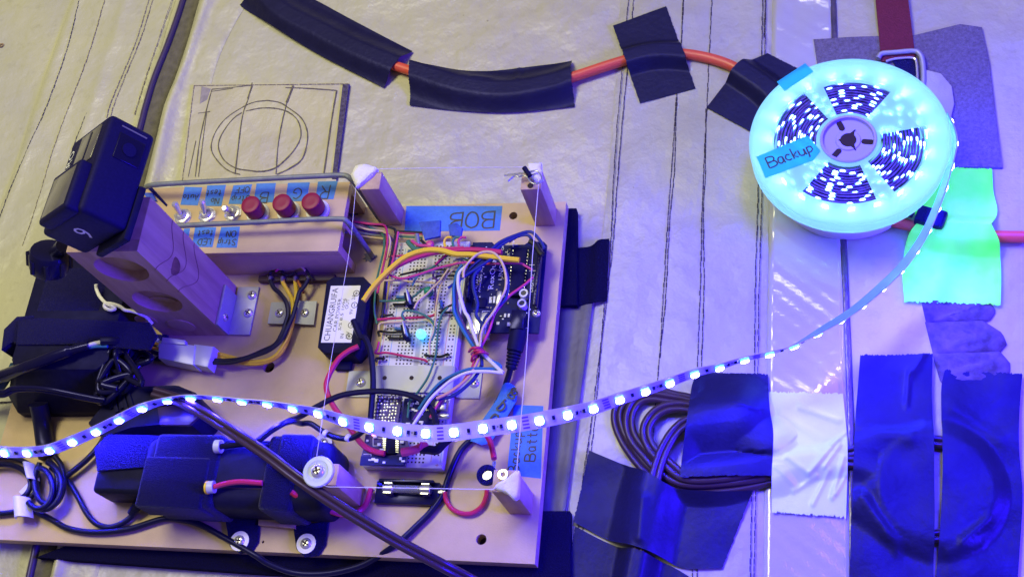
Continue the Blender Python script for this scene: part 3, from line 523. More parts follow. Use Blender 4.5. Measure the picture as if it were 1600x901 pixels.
MB_ = MB(); MB_.tube(cable_path([(788, 274, 74), (806, 272, 74), (826, 269, 74), (838, 267, 74), (845, 274, 74), (846, 283, 74), (838, 287, 74), (830, 285, 74), (824, 277, 74), (818, 274, 74), (811, 276, 74), (804, 275, 74), (794, 283, 74)], 74), .62, 8)
tag(MB_.build('hairpin_clip', 'silver'), 'silver hairpin clip with a round eye lying on the putty of a post', 'clip')
tag(MB().tube(UP([(819, 262), (828, 275)], 76), 1.7, 10).build('crimp_sleeve', 'black'), 'short dark crimp sleeve around the hairpin clip', 'sleeve')
# masking tape labels lying on the board
def label_tape(name, pts, z, label, words, mt='blue', jag=.5):
    """words: list of (text, px, py, right-direction, up-direction, height, pen radius)"""
    t = thing(name, label, 'tape label', np.mean(UP(pts, z), axis=0), 'blue masking tape labels')
    MB().prism(UP(pts, z), z-.1, z+.22).build('tape_piece', mt, t)
    if words:
        mb = MB()
        for (s, px, py, xd, yd, h, w) in words: pen(mb, s, U(px, py, z)+np.array([0, 0, .22]), xd, yd, h, w)
        mb.build('lettering', 'ink', t, kind='stuff')
    return t
XM, YM = (-1, 0, 0), (0, -1, 0)
label_tape('tape_label', [(635, 322), (785, 322), (781, 360), (632, 362)], ZB, 'long blue tape lettered BOB at the top of the board', [('BOB', 774, 331, XM, YM, 13.0, .42)])
label_tape('tape_label', [(803, 632), (849, 634), (845, 747), (792, 741)], ZB, 'blue tape lettered Backup Battery by the lower post', [('Backup', 810, 738, (0, 1, 0), XM, 6.6, .30), ('Battery', 836, 720, (0, 1, 0), XM, 7.0, .34)])
# ================================================================== control box
cb = thing('control_box', 'fibreboard control box with toggles, red buttons and blue tape labels', 'control box', (-230, -27, ZB))
X0, X1, Y0, Y1, Z1 = -312, -150, -54.5, 1, 53
hol = []
SW = [(287, 337), (325, 335), (365, 332)]; BT = [(404, 333), (452, 330), (497, 328)]
MB().bx(X0, X1, Y0, Y1, Z1-6, Z1, bev=.4).build('top_panel', 'mdf', cb)
MB().bx(X0, X1, Y0, Y0+6.5, ZB, Z1-6.02, bev=.3).build('side_panel', 'mdf', cb); MB().bx(X0, X1, Y1-6.5, Y1, ZB, Z1-6.02, bev=.3).build('side_panel', 'mdf', cb)
MB().bx(X0, X0+5, Y0+6.6, Y1-6.6, ZB, Z1-6.02).build('end_panel', 'mdfedge', cb)
MB().bx(X1-24, X1-22, Y0+6.6, Y1-6.6, ZB+.1, Z1-6.1).build('inner_wall', 'hole', cb)
MB().bx(X1-.6, X1+.12, Y0+21, Y0+24, Z1-16, Z1-6.1).build('divider', 'mdfedge', cb)
tag(MB().prism(UP([(228, 292), (236, 291), (262, 320), (260, 323)], Z1), Z1+.1, Z1+.6).build('velcro_tab', 'velcro'), 'thin black strip on the far end of the control box', 'strip')
def nut(mb, c, r, h, mi=0): mb.lathe([(r, 0), (r, h*.8), (r*.86, h)], c, n=6, mi=mi, ph=random.random())
for i, ((px, py), tip, lb) in enumerate(zip(SW, [(272, 317), (315, 313), (350, 325)], ('first toggle beside the Auto tape', 'second toggle below the No test tape', 'third toggle next to the red button'))):
    c = U(px-1, py+2, Z1); t = MB(); t.lathe([(6.6, 0), (6.6, .5)], c, n=24); nut(t, c+(0, 0, .5), 6.4, 2.2); t.lathe([(4.2, 2.6), (4.2, 4.0), (2.6, 5.2), (2.2, 4.4)], c, n=20)
    sw = t.build('toggle_switch', 'chrome', cb, label=lb, ang=30)
    e = U(tip[0], tip[1], Z1+15); a = c+np.array([0, 0, 4.2]); d = e-a
    MB().tube([a, a+d*.55, a+d*.9, a+d], [1.7, 2.1, 2.5, 1.7], 14).build('lever', 'chrome', sw)
for (px, py), lb in zip(BT, ('red button nearest the toggles', 'middle red button', 'red button nearest the open box end')):
    c = U(px, py+2, Z1); t = MB(); t.lathe([(8.6, 0), (8.6, 1.6), (7.9, 2.4), (6.2, 2.4)], c, n=32)
    b = t.build('push_button', 'white', cb, label=lb); MB().lathe([(5.9, 2.2), (5.9, 5)], c, n=24).build('collar', 'blackgloss', b)
    MB().lathe([(6.9, 4.6), (7.0, 5.4), (7.0, 14), (6.7, 14.8), (6.0, 15.2), (3, 15.0)], c, n=36).build('button_cap', 'red', b)
def rod(pts, lb):
    g = thing('guard_rod', lb, 'rod', U(pts[-1][0], pts[-1][1], ZB), 'galvanised guard rods on the control box')
    P = smooth_path([U(*p) for p in pts], 7); MB().tube(P, 1.9, 12).build('rod_bar', 'steel', g, ang=60); e = U(*pts[-1])
    return g
rod([(229, 292, 60), (240, 289, 66), (300, 285, 67), (400, 280, 67), (500, 275, 67), (536, 274, 67), (547, 279, 66), (556, 289, 60), (570, 308, 45), (588, 335, 26), (594, 343, 19)], 'guard rod over the rear row of tape labels')
rod([(262, 351, 58), (272, 353, 64), (330, 350, 65), (400, 347, 65), (480, 343, 65), (530, 342, 65), (541, 345, 64), (550, 355, 58), (562, 372, 44), (576, 392, 26), (582, 401, 19)], 'guard rod in front of the toggles and red buttons')
MB().tube([U(232, 290, 60), U(263, 322, 54)], 1.6, 8)
for pts, words, lb in (([(289, 292), (316, 293), (309, 321), (282, 320)], [('Auto', 311, 304, XM, YM, 4.5, .24)], 'small blue tape lettered Auto'),
        ([(324, 290), (353, 289), (346, 322), (319, 322)], [('test', 347, 297, XM, YM, 4.9, .24), ('No', 343, 310, XM, YM, 4.9, .24)], 'blue tape lettered No test'),
        ([(365, 290), (394, 288), (386, 319), (357, 319)], [('OFF', 391, 292, XM, YM, 4.9, .24), ('Strip', 391, 306, XM, YM, 4.9, .24)], 'blue tape lettered Strip OFF'),
        ([(401, 287), (431, 286), (427, 316), (396, 317)], [('B', 420, 301, XM, YM, 8.5, .3)], 'blue tape with the letter B by a red button'),
        ([(450, 286), (484, 285), (479, 314), (446, 315)], [('G', 473, 294, XM, YM, 9, .3)], 'blue tape with the letter G by a red button'),
        ([(497, 284), (528, 283), (521, 311), (493, 312)], [('R', 517, 290, XM, YM, 10.5, .32)], 'blue tape with the letter R by a red button'),
        ([(288, 357), (297, 357), (292, 384), (280, 384)], [], 'blue tape scrap mostly hidden by the wooden block'),
        ([(305, 355), (338, 355), (332, 386), (300, 386)], [('test', 334, 360, XM, YM, 4.9, .24), ('LED', 331, 373, XM, YM, 4.9, .24)], 'blue tape lettered LED test'),
        ([(346, 355), (375, 354), (370, 387), (338, 387)], [('ON', 370, 361, XM, YM, 4.9, .24), ('Strip', 370, 374, XM, YM, 4.9, .24)], 'blue tape lettered Strip ON')):
    label_tape('tape_label', pts, Z1, lb+' on the control box', words)
tag(MB().prism(UP([(222, 300), (236, 300), (243, 312), (232, 312)], 56), 53.2, 55).build('tape_scrap', 'blue2'), 'crumpled blue tape scrap behind the action camera', 'tape')
# ================================================================== wooden block and action camera
wb = thing('wooden_block', 'upright wooden block with round bored recesses holding the action camera', 'block', (-269, -88, ZB))
MB().bx(-290, -240, -95, -64, ZB, 150, bev=.6).build('timber_body', 'pine', wb)
ff = [(188, 427, 18.5, 150), (246, 478, 19, 90), (283, 507, 14, 60)]
hs = []
def onfront(px, py, y=-103.0):
    d = RW.T @ np.array([(px-800)/FPX, (py-450.5)/FPX, 1.0]); s = (y-CP[1])/d[1]; return CP+s*d
for (px, py, r) in ((190, 421, 17.5), (246, 471, 17)):
    p = onfront(px, py); hs.append((p[0], p[2], r))
holed_slab('bored_face', [(-290, ZB), (-240, ZB), (-240, 150), (-290, 150)], hs, 95.05, 103, ['pine', 'pine'], wb, axes=((1, 0, 0), (0, 0, 1), (0, -1, 0)), org=(0, 0, 0))
for (px, py, r, nm) in ((258, 474, 12, 'inner_recess'), (283, 508, 10, 'inner_recess'), (228, 500, 8, 'inner_recess')):
    p = onfront(px, py, -95.2 if px == 258 else -103.05); MB().lathe([(r, 0), (r, .35), (r-.9, .45)], p, (0, -1, 0), 28).build(nm, 'pine', wb)
MB().lathe([(6.5, 0), (5, .25), (2, .35)], (-239.9, -91, 106), (1, 0, .2), 20).build('knot', mat('wood_knot', (.22, .10, .07), .6, ns=200, na=.5), wb)
for zz, amp in ((120, 4), (104, 5), (88, 6)):
    MB().tube([(-239.85, -64.5-u*40, zz-amp*math.sin(u*3.1)**2*3+u*6) for u in np.linspace(0, 1, 16)], .35, 5, flat=.4).build('grain_line', mat('grain_dark', (.25, .14, .10), .7), wb)
# the camera body in its own frame: fitted to the seven corners seen in the photograph
KS = .955
CA = np.array([-.027, -.999, .038]); CBv = np.array([.559, -.046, -.828]); CC = np.array([-.829, .001, -.560])
CO = CP+(np.array([-259.6, -21.8, 183.7])-CP)*KS; LA, LBb, LC = 71.3*KS, 31.8*KS, 56.4*KS
AX = (CA, CBv, CC)
def KP(a, b, c): return CO+CA*a*LA+CBv*b*LBb+CC*c*LC
ac = thing('action_camera', 'black action camera held on top of the wooden block, lens facing away', 'camera', KP(.5, .5, .5))
MB().box(KP(.5, .5, .5), (LA, LBb, LC), AX, 0, 3.4, 3).build('body', 'navy', ac, ang=50)
MB().box(KP(.76, -.08, .42), (LA*.50, 10, LC*.72), AX, 0, 2.6, 3).build('lens_housing', 'navy', ac, ang=50)
MB().box(KP(.765, -.235, .42), (LA*.40, .8, LC*.58), AX, 0, 3.0, 3).build('lens_glass', 'lcd', ac)
MB().box(KP(.25, -.004, .42), (LA*.36, 1.2, LC*.5), AX, 0, 3.0, 3).build('front_screen', 'lcd', ac)
MB().box(KP(.26, -.02, .40), (LA*.34, .9, 3), AX, 0, .5).build('screen_reflection', 'blackgloss', ac)
nz = -CC
def onbody(a, b, h=.0): return KP(a, b, 0)+nz*h
c = onbody(.27, .55)
mb = MB(); mb.box(onbody(.27, .56, .15), (LA*.26, LBb*.56, .9), AX, 0, 3.5, 3); bt = mb.build('shutter_button', 'blackgloss', ac)
MB().lathe([(4.4, .4), (4.4, .9), (3.8, .9)], c+nz*.3, nz, 26).build('button_ring', 'navy', bt)
MB().box(onbody(.075, .55, .1), (.9, LBb*.55, .5), AX).build('seam_line', 'silver', ac)
mb = MB(); text_mb(mb, '9', KP(1, .70, .56)+CA*.1, -CC, -CBv, 18, 0, .1); 
MB().add(mb.v, mb.f).build('numeral', 'silk', ac)
mb = MB(); text_mb(mb, 'HERO', KP(.50, 0, .79)-CBv*.3, -CA, CC, 9, 0, .1); MB().add(mb.v, mb.f).build('lettering', 'silk', ac, kind='stuff')
MB().box(KP(.80, 1.06, .35), (LA*.55, 5, LC*.7), AX, 0, 1.5).build('mount_base', 'black', ac)
kn = U(77, 404, 128); MB().tube([U(98, 384, 140), U(84, 397, 131)], [4.5, 4.5], 12).build('mount_stem', 'blackgloss', ac)
mb = MB(); mb.lathe([(6, -10), (12, -9), (13, -5), (13, 4), (11.5, 7), (6, 8)], kn, (.35, .45, .82), 22)
for j in range(8):
    a = j*math.pi/4; Z = unit((.35, .45, .82)); X = unit(np.cross(Z, (0, 1, .3))); Y = np.cross(Z, X); mb.tube([kn+X*12.7*math.cos(a)+Y*12.7*math.sin(a)-Z*6, kn+X*12.7*math.cos(a)+Y*12.7*math.sin(a)+Z*4], 1.9, 8)
mb.build('thumb_knob', 'blackgloss', ac)
# ================================================================== brackets, clamp plate, terminal strip, converter
br = thing('corner_bracket', 'zinc corner bracket screwed between wooden block and board', 'bracket', U(395, 490, ZB))
MB().bx(-238, -221.5, -103, -65, ZB+.05, ZB+2.0, bev=.4).build('foot_plate', 'zinc', br); MB().bx(-239.8, -237.8, -103, -72, ZB+.1, ZB+20, bev=.4).build('upright_plate', 'zinc', br)
for px, py in ((394, 461), (388, 489)): screw(br, U(px, py, ZB+2)-np.array([0, 0, 0]), 3.6)
screw(br, (-237.7, -94, ZB+12), 3.2, (1, 0, 0))
cp = thing('clamp_plate', 'grey strain relief plate with two screws over the yellow and black wires', 'clamp', U(458, 490, ZB))
e0 = UP([(424, 472), (495, 470)], ZB+3); e1 = UP([(418, 505), (490, 507)], ZB+3)
MB().sheet([[(e0[0]*(1-s)+e0[1]*s)*(1-t)+(e1[0]*(1-s)+e1[1]*s)*t+np.array([0, 0, 2.2*math.exp(-((s-.55)/.16)**2)]) for t in np.linspace(0, 1, 5)] for s in np.linspace(0, 1, 18)], 1.6).build('plate', 'alu', cp)
for px, py in ((437, 489), (476, 489)): screw(cp, U(px, py, ZB+3), 3.5)
ts = thing('terminal_strip', 'dark soldered terminal strip at the foot of the control box', 'terminal', U(465, 432, ZB))
MB().bx(-222, -163, -62, -57, ZB, ZB+5, bev=.5).build('strip_body', mat('brown_phenolic', (.07, .03, .04), .5), ts)
for px in (422, 441, 461, 481):
    c = U(px, 434, ZB+8); MB().tube([c+np.array([0, 3, -6]), c, c+np.array([.5, -2.5, 1])], [1.2, 1.5, .9], 8).build('solder_lug', 'silver', ts)
cv = thing('power_converter', 'black potted power converter with a printed white label', 'converter', U(535, 490, ZB))
T1, T2, T3, T4 = U(511, 438, 36), U(571, 446, 36), U(556, 548, 36), U(497, 528, 36)
cxy = [(-163, -69), (-158, -65.5), (-136, -65.5), (-130, -71), (-129.5, -118), (-134, -124), (-154, -124), (-161, -119)]
MB().prism(cxy, ZB, 36, bev=1.6).build('case', 'black', cv)
lab = [(-158.5, -73), (-136.5, -73), (-136.5, -116), (-158.5, -116)]
lb_ = MB().prism(lab, 36.02, 36.22).build('paper_label', 'paper', cv)
mb = MB()
def vtext(s, x, y, size, w=None): text_mb(mb, s, (x, y, 36.24), (0, 1, 0), (-1, 0, 0), size, 0, .03, width=w)
vtext('CHUANGRUIFA', -152.6, -115, 6.2, 40); vtext('CAR POWER', -148.6, -108, 4.0, 25); vtext('S/S 8.5 1096', -145.6, -107, 3.0, 24)
vtext('IN', -142.8, -113, 3.6); vtext('OUT', -142.8, -91, 3.6); vtext('12V', -138.9, -113.5, 3.6); vtext('9V', -138.9, -95, 3.6); vtext('2A', -138.9, -84, 3.6)
mb.build('lettering', 'ink', lb_, kind='stuff')
mb = MB()
for y, s in ((-79, '+'), (-88, '-'), (-103, '-'), (-111.5, '+')):
    P = [(-138.6+2.1*math.cos(a), y+2.1*math.sin(a), 36.3) for a in np.linspace(0, 2*math.pi, 17)]; mb.tube(P, .25, 5, flat=.3); mb.box((-138.6, y, 36.3), (.45, 2.2, .1)); 
    if s == '+': mb.box((-138.6, y, 36.31), (2.2, .45, .1))
mb.build('polarity_signs', 'ink', lb_, kind='stuff')
MB().bx(-153, -141, -66, -60, ZB, 23, bev=1).build('mount_tab', 'black', cv); MB().bx(-152, -140, -130, -123.5, ZB, 22, bev=1).build('mount_tab', 'black', cv)
screw(cv, (-146.5, -63, 23), 3); screw(cv, U(528, 548, 22.2), 3.4)
# ================================================================== breadboard under a metal strap
BX, BY = -118.8, -34.8
bb = thing('breadboard', 'long white breadboard crowded with jumper wires under a grey strap', 'breadboard', (BX+27, BY-82, ZB))
MB().bx(BX, BX+54.5, BY-165, BY, ZB+.05, 27, bev=.5).build('body', 'bread', bb)
MB().bx(BX+25.6, BX+28.9, BY-164, BY-1, 26.4, 27.03).build('centre_groove', mat('groove_grey', (.42, .42, .43), .6), bb)
mb = MB()
def hole(x, y): mb.bx(x-.55, x+.55, y-.55, y+.55, 26.6, 27.04)
for r in range(63):
    y = BY-3.8-r*2.54
    for cidx in list(range(5))+[7, 8, 9, 10, 11]: hole(BX+13.3+cidx*2.54, y)
    if r % 6 != 5 and 1 <= r <= 60:
        for x in (BX+3.4, BX+5.94, BX+48.5, BX+51.0): hole(x, y)
mb.build('contact_holes', 'hole', bb, kind='stuff')
for x, k in ((BX+1.6, 'lred'), (BX+7.9, 'lblue'), (BX+46.5, 'lred'), (BX+53, 'lblue')): MB().bx(x-.22, x+.22, BY-161, BY-5, 26.9, 27.05).build('rail_line', k, bb)
mb = MB()
for x, y in ((BX+3.5, BY-1.9), (BX+51, BY-163)): mb.box((x, y, 27.05), (2.2, .4, .1)); mb.box((x, y, 27.06), (.4, 2.2, .1)); mb.box((x+3.8, y, 27.05), (2.4, .35, .1))
mb.build('rail_signs', 'lred', bb, kind='stuff')
sb = thing('metal_strap', 'grey metal strap with holes clamping the breadboard down', 'strap', (-92, -145, ZB))
yb0, yb1 = U(620, 572, 28)[1], U(620, 611, 28)[1]
prof = [(BX-23, ZB+.1), (BX-4.5, ZB+.1), (BX-1.6, ZB+1.5), (BX-.8, 27.3), (BX+1, 28.2), (BX+53.5, 28.2), (BX+55.6, 27.3), (BX+56.4, ZB+1.5), (BX+59, ZB+.1), (-47, ZB+.1)]
MB().sheet([[(x, y, z+1.2) for y in np.linspace(yb1-1, yb0, 4)] for x, z in prof], 1.2).build('strap_plate', 'alu', sb, ang=30)
for px in (601, 643, 687):
    p = U(px, 590, 29.5); MB().cyl(p, 1.5, .12, n=16).build('strap_hole', 'hole', sb)
for px, py in ((564, 597), (741, 598)): screw(sb, U(px, py, ZB+1.3), 3.6, h=2)
# parts plugged into the breadboard
def part(name, label, cat, mb, mats, group=None, **k): return tag(mb.build(name, mats, **k), label, cat, group)
def transistor(px, py, lb):
    c = U(px, py, 27); t = thing('transistor', lb, 'transistor', c, 'power transistors on the breadboard')
    d = unit((.35, -1, 0)); n = np.cross(d, (0, 0, 1)); n = -n if n[1] < 0 else n
    A = (d, n, np.array([0, 0, 1.]))
    MB().box(c+(0, 0, 8.5), (10, 3.6, 9), A, 0, .4).build('package', 'black', t); MB().box(c+(0, 0, 14.8)+n*1.2, (10, 1.2, 5.5), A, 0, .3).build('metal_tab', 'zinc', t)
    for q in (-2.54, 0, 2.54): MB().tube([c+d*q+(0, 0, 4.2), c+d*q], .45, 6).build('pin', 'silver', t)
transistor(645, 478, 'tall black transistor beside the green indicator'); transistor(640, 528, 'tall black transistor beside the lit cyan indicator')
def led(px, py, mt, lb, z=27, r=2.5):
    c = U(px, py, z+5); t = thing('indicator_led', lb, 'indicator', c-np.array([0, 0, 5]))
    MB().lathe([(r*1.12, -1), (r*1.12, 0), (r, .2), (r, 3), (r*.85, 4.4), (r*.5, 5.3), (.2, 5.6)], c, (.12, -.25, 1), 20).build('lens', mt, t)
    for q in (-1.27, 1.27): MB().tube([c+(q, 0, -1), c+(q, .5, -5)], .3, 6).build('leg', 'silver', t)
led(658, 522, 'cyanled', 'small glowing cyan indicator on the breadboard', r=2.9); led(670, 456, mat('green_lens', (.02, .26, .14), .25), 'unlit dull green indicator on the breadboard', r=3.0)
def resistor(a, b, lb, mt='w_teal'):
    p, q = U(*a, 28.8), U(*b, 28.8); d = unit(q-p); t = thing('resistor', lb, 'resistor', (p+q)/2-np.array([0, 0, 1.5]), 'small resistors on the breadboard')
    L = np.linalg.norm(q-p); m_ = (p+q)/2; MB().lathe([(.6, -3.2), (1.25, -3), (1.3, -2), (1.05, -1.6), (1.05, 1.6), (1.3, 2), (1.25, 3), (.6, 3.2)], m_, d, 12).build('body', mat('resistor_blue', (.04, .14, .36), .4), t)
    for e, sg in ((p, -1), (q, 1)): MB().tube([m_+d*sg*3, e, e-np.array([0, 0, 2])], .28, 6).build('lead', 'silver', t)
resistor((618, 464), (634, 464), 'blue resistor left of the upper black transistor'); resistor((690, 482), (689, 470), 'upright blue resistor near the board column edge'); resistor((636, 393), (652, 392), 'blue resistor at the breadboard top by the row of wires'); resistor((615, 513), (633, 514), 'dark blue resistor left of the lower transistor')
part('push_bead', 'small red plastic bead at the breadboard top', 'bead', MB().lathe([(.4, 0), (3, 1), (3.4, 3), (2.2, 4.6), (.3, 5)], U(673, 385, 30), n=16), 'w_pink')
for pts, lb in (([(655, 348), (689, 345), (688, 370), (664, 375), (661, 366)], 'dark blue tape flag folded round the header wires, wider of the two'), ([(701, 352), (714, 349), (723, 357), (721, 371), (703, 369)], 'dark blue tape flag by the BOB tape, smaller of the two')):
    P = UP(pts, 33); tag(MB().prism(P, 32, 34.2, bev=.4).build('tape_flag', 'blue2'), lb, 'tape flag')
# ================================================================== microcontroller board
UT = -.010; ux, uy = -8.8, -35.9
def UN(u, v, z=0): return np.array([ux-53.3+u*math.cos(UT)+v*math.sin(UT)*0, uy-68.6+v+u*math.sin(UT), 27+z])       # u across from the breadboard side, v upward
un = thing('microcontroller_board', 'navy microcontroller board with printed white name and header sockets', 'circuit board', UN(26, 34, -8))
MB().prism([UN(0, 0), UN(53.3, 0), UN(53.3, 66), UN(50.8, 68.6), UN(40, 68.6), UN(37.5, 66.5), UN(16, 66.5), UN(14, 68.6), UN(0, 68.6)], 25.4, 27).build('board_panel', 'pcbblue', un)
def ubox(name, u0, u1, v0, v1, z0, z1, mt, bev=.3, parent=None): return MB().bx(*[UN(u0, v0)[0], UN(u1, v0)[0], UN(u0, v0)[1], UN(u0, v1)[1]], 27+z0, 27+z1, 0, bev).build(name, mt, parent or un)
h1 = ubox('header_socket', 49.3, 51.9, 17, 63, .05, 8.6, 'blackgloss'); h2 = ubox('header_socket', 1.4, 4.0, 22, 62, .05, 8.6, 'blackgloss')
for hd, u, v0, k in ((h1, 50.6, 18.3, 18), (h2, 2.7, 23.3, 15)):
    mb = MB()
    for i in range(k): x, y, z = UN(u, v0+i*2.54, 8.62); mb.bx(x-.5, x+.5, y-.5, y+.5, z, z+.04)
    mb.build('socket_holes', 'hole', hd, kind='stuff')
ubox('usb_port', 8, 20, -6, 10, .05, 11, 'silver', .5); ubox('power_jack', 36, 45, -1.8, 12, .05, 11, 'blackgloss', .5)
ubox('chip', 31, 40.5, 26, 62, .5, 4.2, 'black', .3); ubox('chip', 8, 15, 18, 25, .2, 1.6, 'black', .2); ubox('crystal', 22, 26, 19, 30, .1, 3.4, 'silver', 1.2); ubox('reset_button', 3.5, 9, 1, 7, .1, 3.5, 'silver', .3)
mb = MB()
for i in range(14):
    for u in (30.4, 40.8): x, y, z = UN(u, 27.5+i*2.54, .1); mb.bx(x-.4, x+.4, y-.4, y+.4, z, z+2.4)
mb.build('chip_pins', 'silver', un, kind='stuff')
for u, v in ((41.5, 27), (41, 19.5)):
    cpn = UN(u, v, .1); cap = MB().lathe([(3.3, 0), (3.3, 4.8), (3.0, 5.3)], cpn, n=24).build('capacitor', 'silk', un); MB().lathe([(1.9, 0), (1.9, .08)], cpn+(0, 0, 5.3), n=18).build('cap_mark', 'ink', cap)
for v in (0, 2.6, 5.2):
    x, y, z = UN(29+v*1.0, 12.5, .05); MB().bx(x-.7, x+.7, y-1.3, y+1.3, z, z+.6).build('chip_resistor', 'silk', un)
x, y, z = UN(33, 6, .05); MB().bx(x-1.8, x+1.8, y-1.4, y+1.4, z, z+.7).build('chip_resistor', 'silk', un)
screw(un, UN(50.4, 14.2, .1), 2.9); 
mb = MB()
def ut(s, u, v, size, w=None): text_mb(mb, s, UN(u, v, .05), (0, 1, 0), (-1, 0, 0), size, 0, .04, width=w)
ut('RexQualis', 18.5, 32, 5.4, 28); ut('UNO', 24.5, 39, 4.8, 12); ut('A0 A1 A2 A3 A4 A5', 7.2, 24, 2.4, 24); ut('ANALOG IN', 9.6, 30, 2.2, 18); ut('TX RX', 27.5, 52, 2.6, 8); ut('DIGITAL', 46.5, 30, 2.6, 14); ut('ON', 23, 62, 2.4, 5); ut('L', 26, 60, 2.6, 2); ut('ICSP', 30, 64.5, 2.0, 6)
for (u0, u1, v0, v1) in ((12.5, 21.5, 15.6, 16.0), (12.5, 21.5, 12.4, 12.8), (12.5, 12.9, 12.4, 16), (21.1, 21.5, 12.4, 16), (27, 29, 24, 24.5), (27, 29, 27, 27.5), (16.6, 18.6, 22, 26.5), (19.4, 20.8, 22, 27), (23.5, 25.5, 6, 8), (42.5, 47, 46, 46.4), (42, 46, 50.5, 50.9), (24, 33, 66, 66.3)):
    x0, y0, z0 = UN(u0, v0, .02); x1, y1, _ = UN(u1, v1); mb.bx(x0, x1, y0, y1, 27.02, 27.08)
for k in range(26): x, y, z = UN(random.uniform(5, 48), random.uniform(3, 66), .02); mb.bx(x, x+random.uniform(.4, 1.5), y, y+random.uniform(.3, .9), z, z+.06)
mb.build('silkscreen_print', 'silk', un, kind='stuff')
mb = MB()
for k in range(40): x, y, z = UN(random.uniform(5, 30), random.uniform(12, 64), .02); mb.bx(x, x+random.uniform(.5, 1.6), y, y+random.uniform(.5, 1.2), z, z+random.uniform(.3, .9))
mb.build('surface_parts', mat('tan_smd', (.22, .17, .12), .4), un, kind='stuff')
for k in range(2): x, y, z = UN(24+k*3, 63+k, 0); MB().lathe([(1.2, -3), (1.5, -2), (1.2, 0), (1.5, 2), (1.2, 3)], (x+3, y+3, z+7), (1, .7, 0), 12).build('bead_resistor', mat('resistor_tan%d' % k, (.45, .33, .2), .4), un)
# barrel plug and its flagged cable
bp_ = thing('barrel_plug', 'black ribbed barrel plug pushed into the navy board', 'plug', U(803, 560, ZB+4))
a, b = U(812, 512, 32), U(798, 577, 27); d = b-a
MB().tube([a, a+d*.12, a+d*.55, a+d*.58], [5.4, 6.2, 5.6, 4.6], 18).build('plug_body', 'black', bp_)
for i in range(5): p = a+d*(.60+.08*i); MB().tube([p, p+d*.045], [4.9-.25*i]*2, 16).build('grip_ring', 'black', bp_)
MB().tube([a+d*.5, b], [3.4, 3.0], 12).build('plug_core', 'black', bp_)
CAB = [(798, 575, 27), (793, 592, 24), (786, 612, 22), (765, 650, 21), (742, 680, 21), (722, 700, 21), (710, 722, 21), (700, 748, 21), (690, 775, 21), (672, 800, 21), (652, 820, 21), (625, 845, 21), (595, 866, 16), (560, 884, 14), (510, 895, 13), (460, 894, 14), (420, 880, 18), (398, 866, 21), (352, 840, 21), (310, 818, 21), (275, 810, 21), (250, 811, 21), (200, 826, 21), (150, 831, 21), (107, 825, 21), (75, 808, 21), (45, 797, 21), (0, 802, 21), (-60, 800, 21)]
tag(MB().tube(cable_path(CAB, 21), 2.1, 10).build('power_cable', 'rubber'), 'long black power cable from the barrel plug round the board front edge', 'cable')
fg = resample(UP([(798, 598), (804, 602), (808, 622), (790, 652), (766, 690), (752, 694)], 25), 16); fh = resample(UP([(786, 598), (776, 622), (760, 645), (744, 668), (738, 680), (734, 688)], 25), 16)
tf = thing('cable_flag', 'blue tape flag with ink marks folded on the plug cable', 'tape flag', U(775, 645, 22))
MB().sheet([[fg[i]*(1-t)+fh[i]*t+np.array([0, 0, 1.5*math.sin(t*3.1)-1]) for t in np.linspace(0, 1, 8)] for i in range(16)], .5).build('tape_piece', 'blue', tf)
mb = MB()
for px, py, k in ((797, 610, 'o'), (793, 618, 'B'), (783, 628, 'i'), (776, 638, 'D'), (764, 655, 'O'), (755, 668, 'R')): pen(mb, k, U(px, py, 26.6), (.75, -.65, 0), (.65, .75, 0), 6.0, .42)
mb.build('lettering', 'ink', tf, kind='stuff')
# ================================================================== relay module and violet board on the lower breadboard
def pcb(name, pts, z, mt, label):
    t = thing(name, label, 'circuit board', np.mean(UP(pts, z), axis=0)); MB().prism(UP(pts, z), z-1.4, z).build('board_panel', mt, t); return t
r1 = pcb('sensor_board', [(590, 617), (628, 618), (620, 672), (583, 672)], 33, 'pcbpurple', 'violet board dense with solder joints on the lower breadboard')
mb = MB()
for i in range(7):
    for j in range(10):
        if random.random() < .85: p = U(593+i*4.8-j*.7, 621+j*5.2, 33); mb.lathe([(1.0, 0), (.8, .5), (.3, .9)], p+np.array([random.uniform(-.4, .4), random.uniform(-.4, .4), 0]), n=6)
mb.build('solder_joints', 'silver', r1, kind='stuff')
r2 = pcb('radio_module', [(632, 622), (692, 616), (684, 664), (626, 672)], 31, 'pcbblue', 'navy radio module under the bundle of coloured wires')
mb = MB()
for i in range(18): p = U(random.uniform(636, 686), random.uniform(624, 662), 31); mb.box(p+(0, 0, .4), (random.uniform(.8, 3), random.uniform(.6, 1.6), .9))
mb.build('surface_parts', 'silk', r2, kind='stuff')
MB().box(U(690, 632, 35), (8, 9, 6), None, 0, 1).build('crystal_can', 'silver', r2); MB().box(U(693, 650, 34), (9, 4, 4), None, 0, 1.6).build('crystal_can', 'silver', r2)
mb = MB()
for i in range(6): p = U(660+i*3.2, 639, 31.5); mb.box(p, (.7, 2, .8))
mb.build('pin_row', 'silver', r2, kind='stuff')
r3 = pcb('relay_module', [(571, 678), (632, 676), (640, 700), (634, 728), (564, 726), (564, 714), (568, 700)], 36, 'pcbpurple', 'violet module with a long chip beneath the lit strip')
MB().prism(UP([(565, 713), (633, 712), (632, 727), (563, 727)], 36.1), 36.05, 37.4, bev=.4).build('edge_board', 'pcbblue', r3)
MB().prism(UP([(603, 678), (617, 677), (617, 708), (602, 708)], 38.5), 36.1, 38.5, bev=.3).build('chip', 'black', r3)
mb = MB()
for i in range(8):
    for px in (601.5, 620): mb.box(U(px, 682+i*3.4, 37), (2.6, .7, .9))
mb.build('chip_pins', 'silver', r3, kind='stuff')
mb = MB()
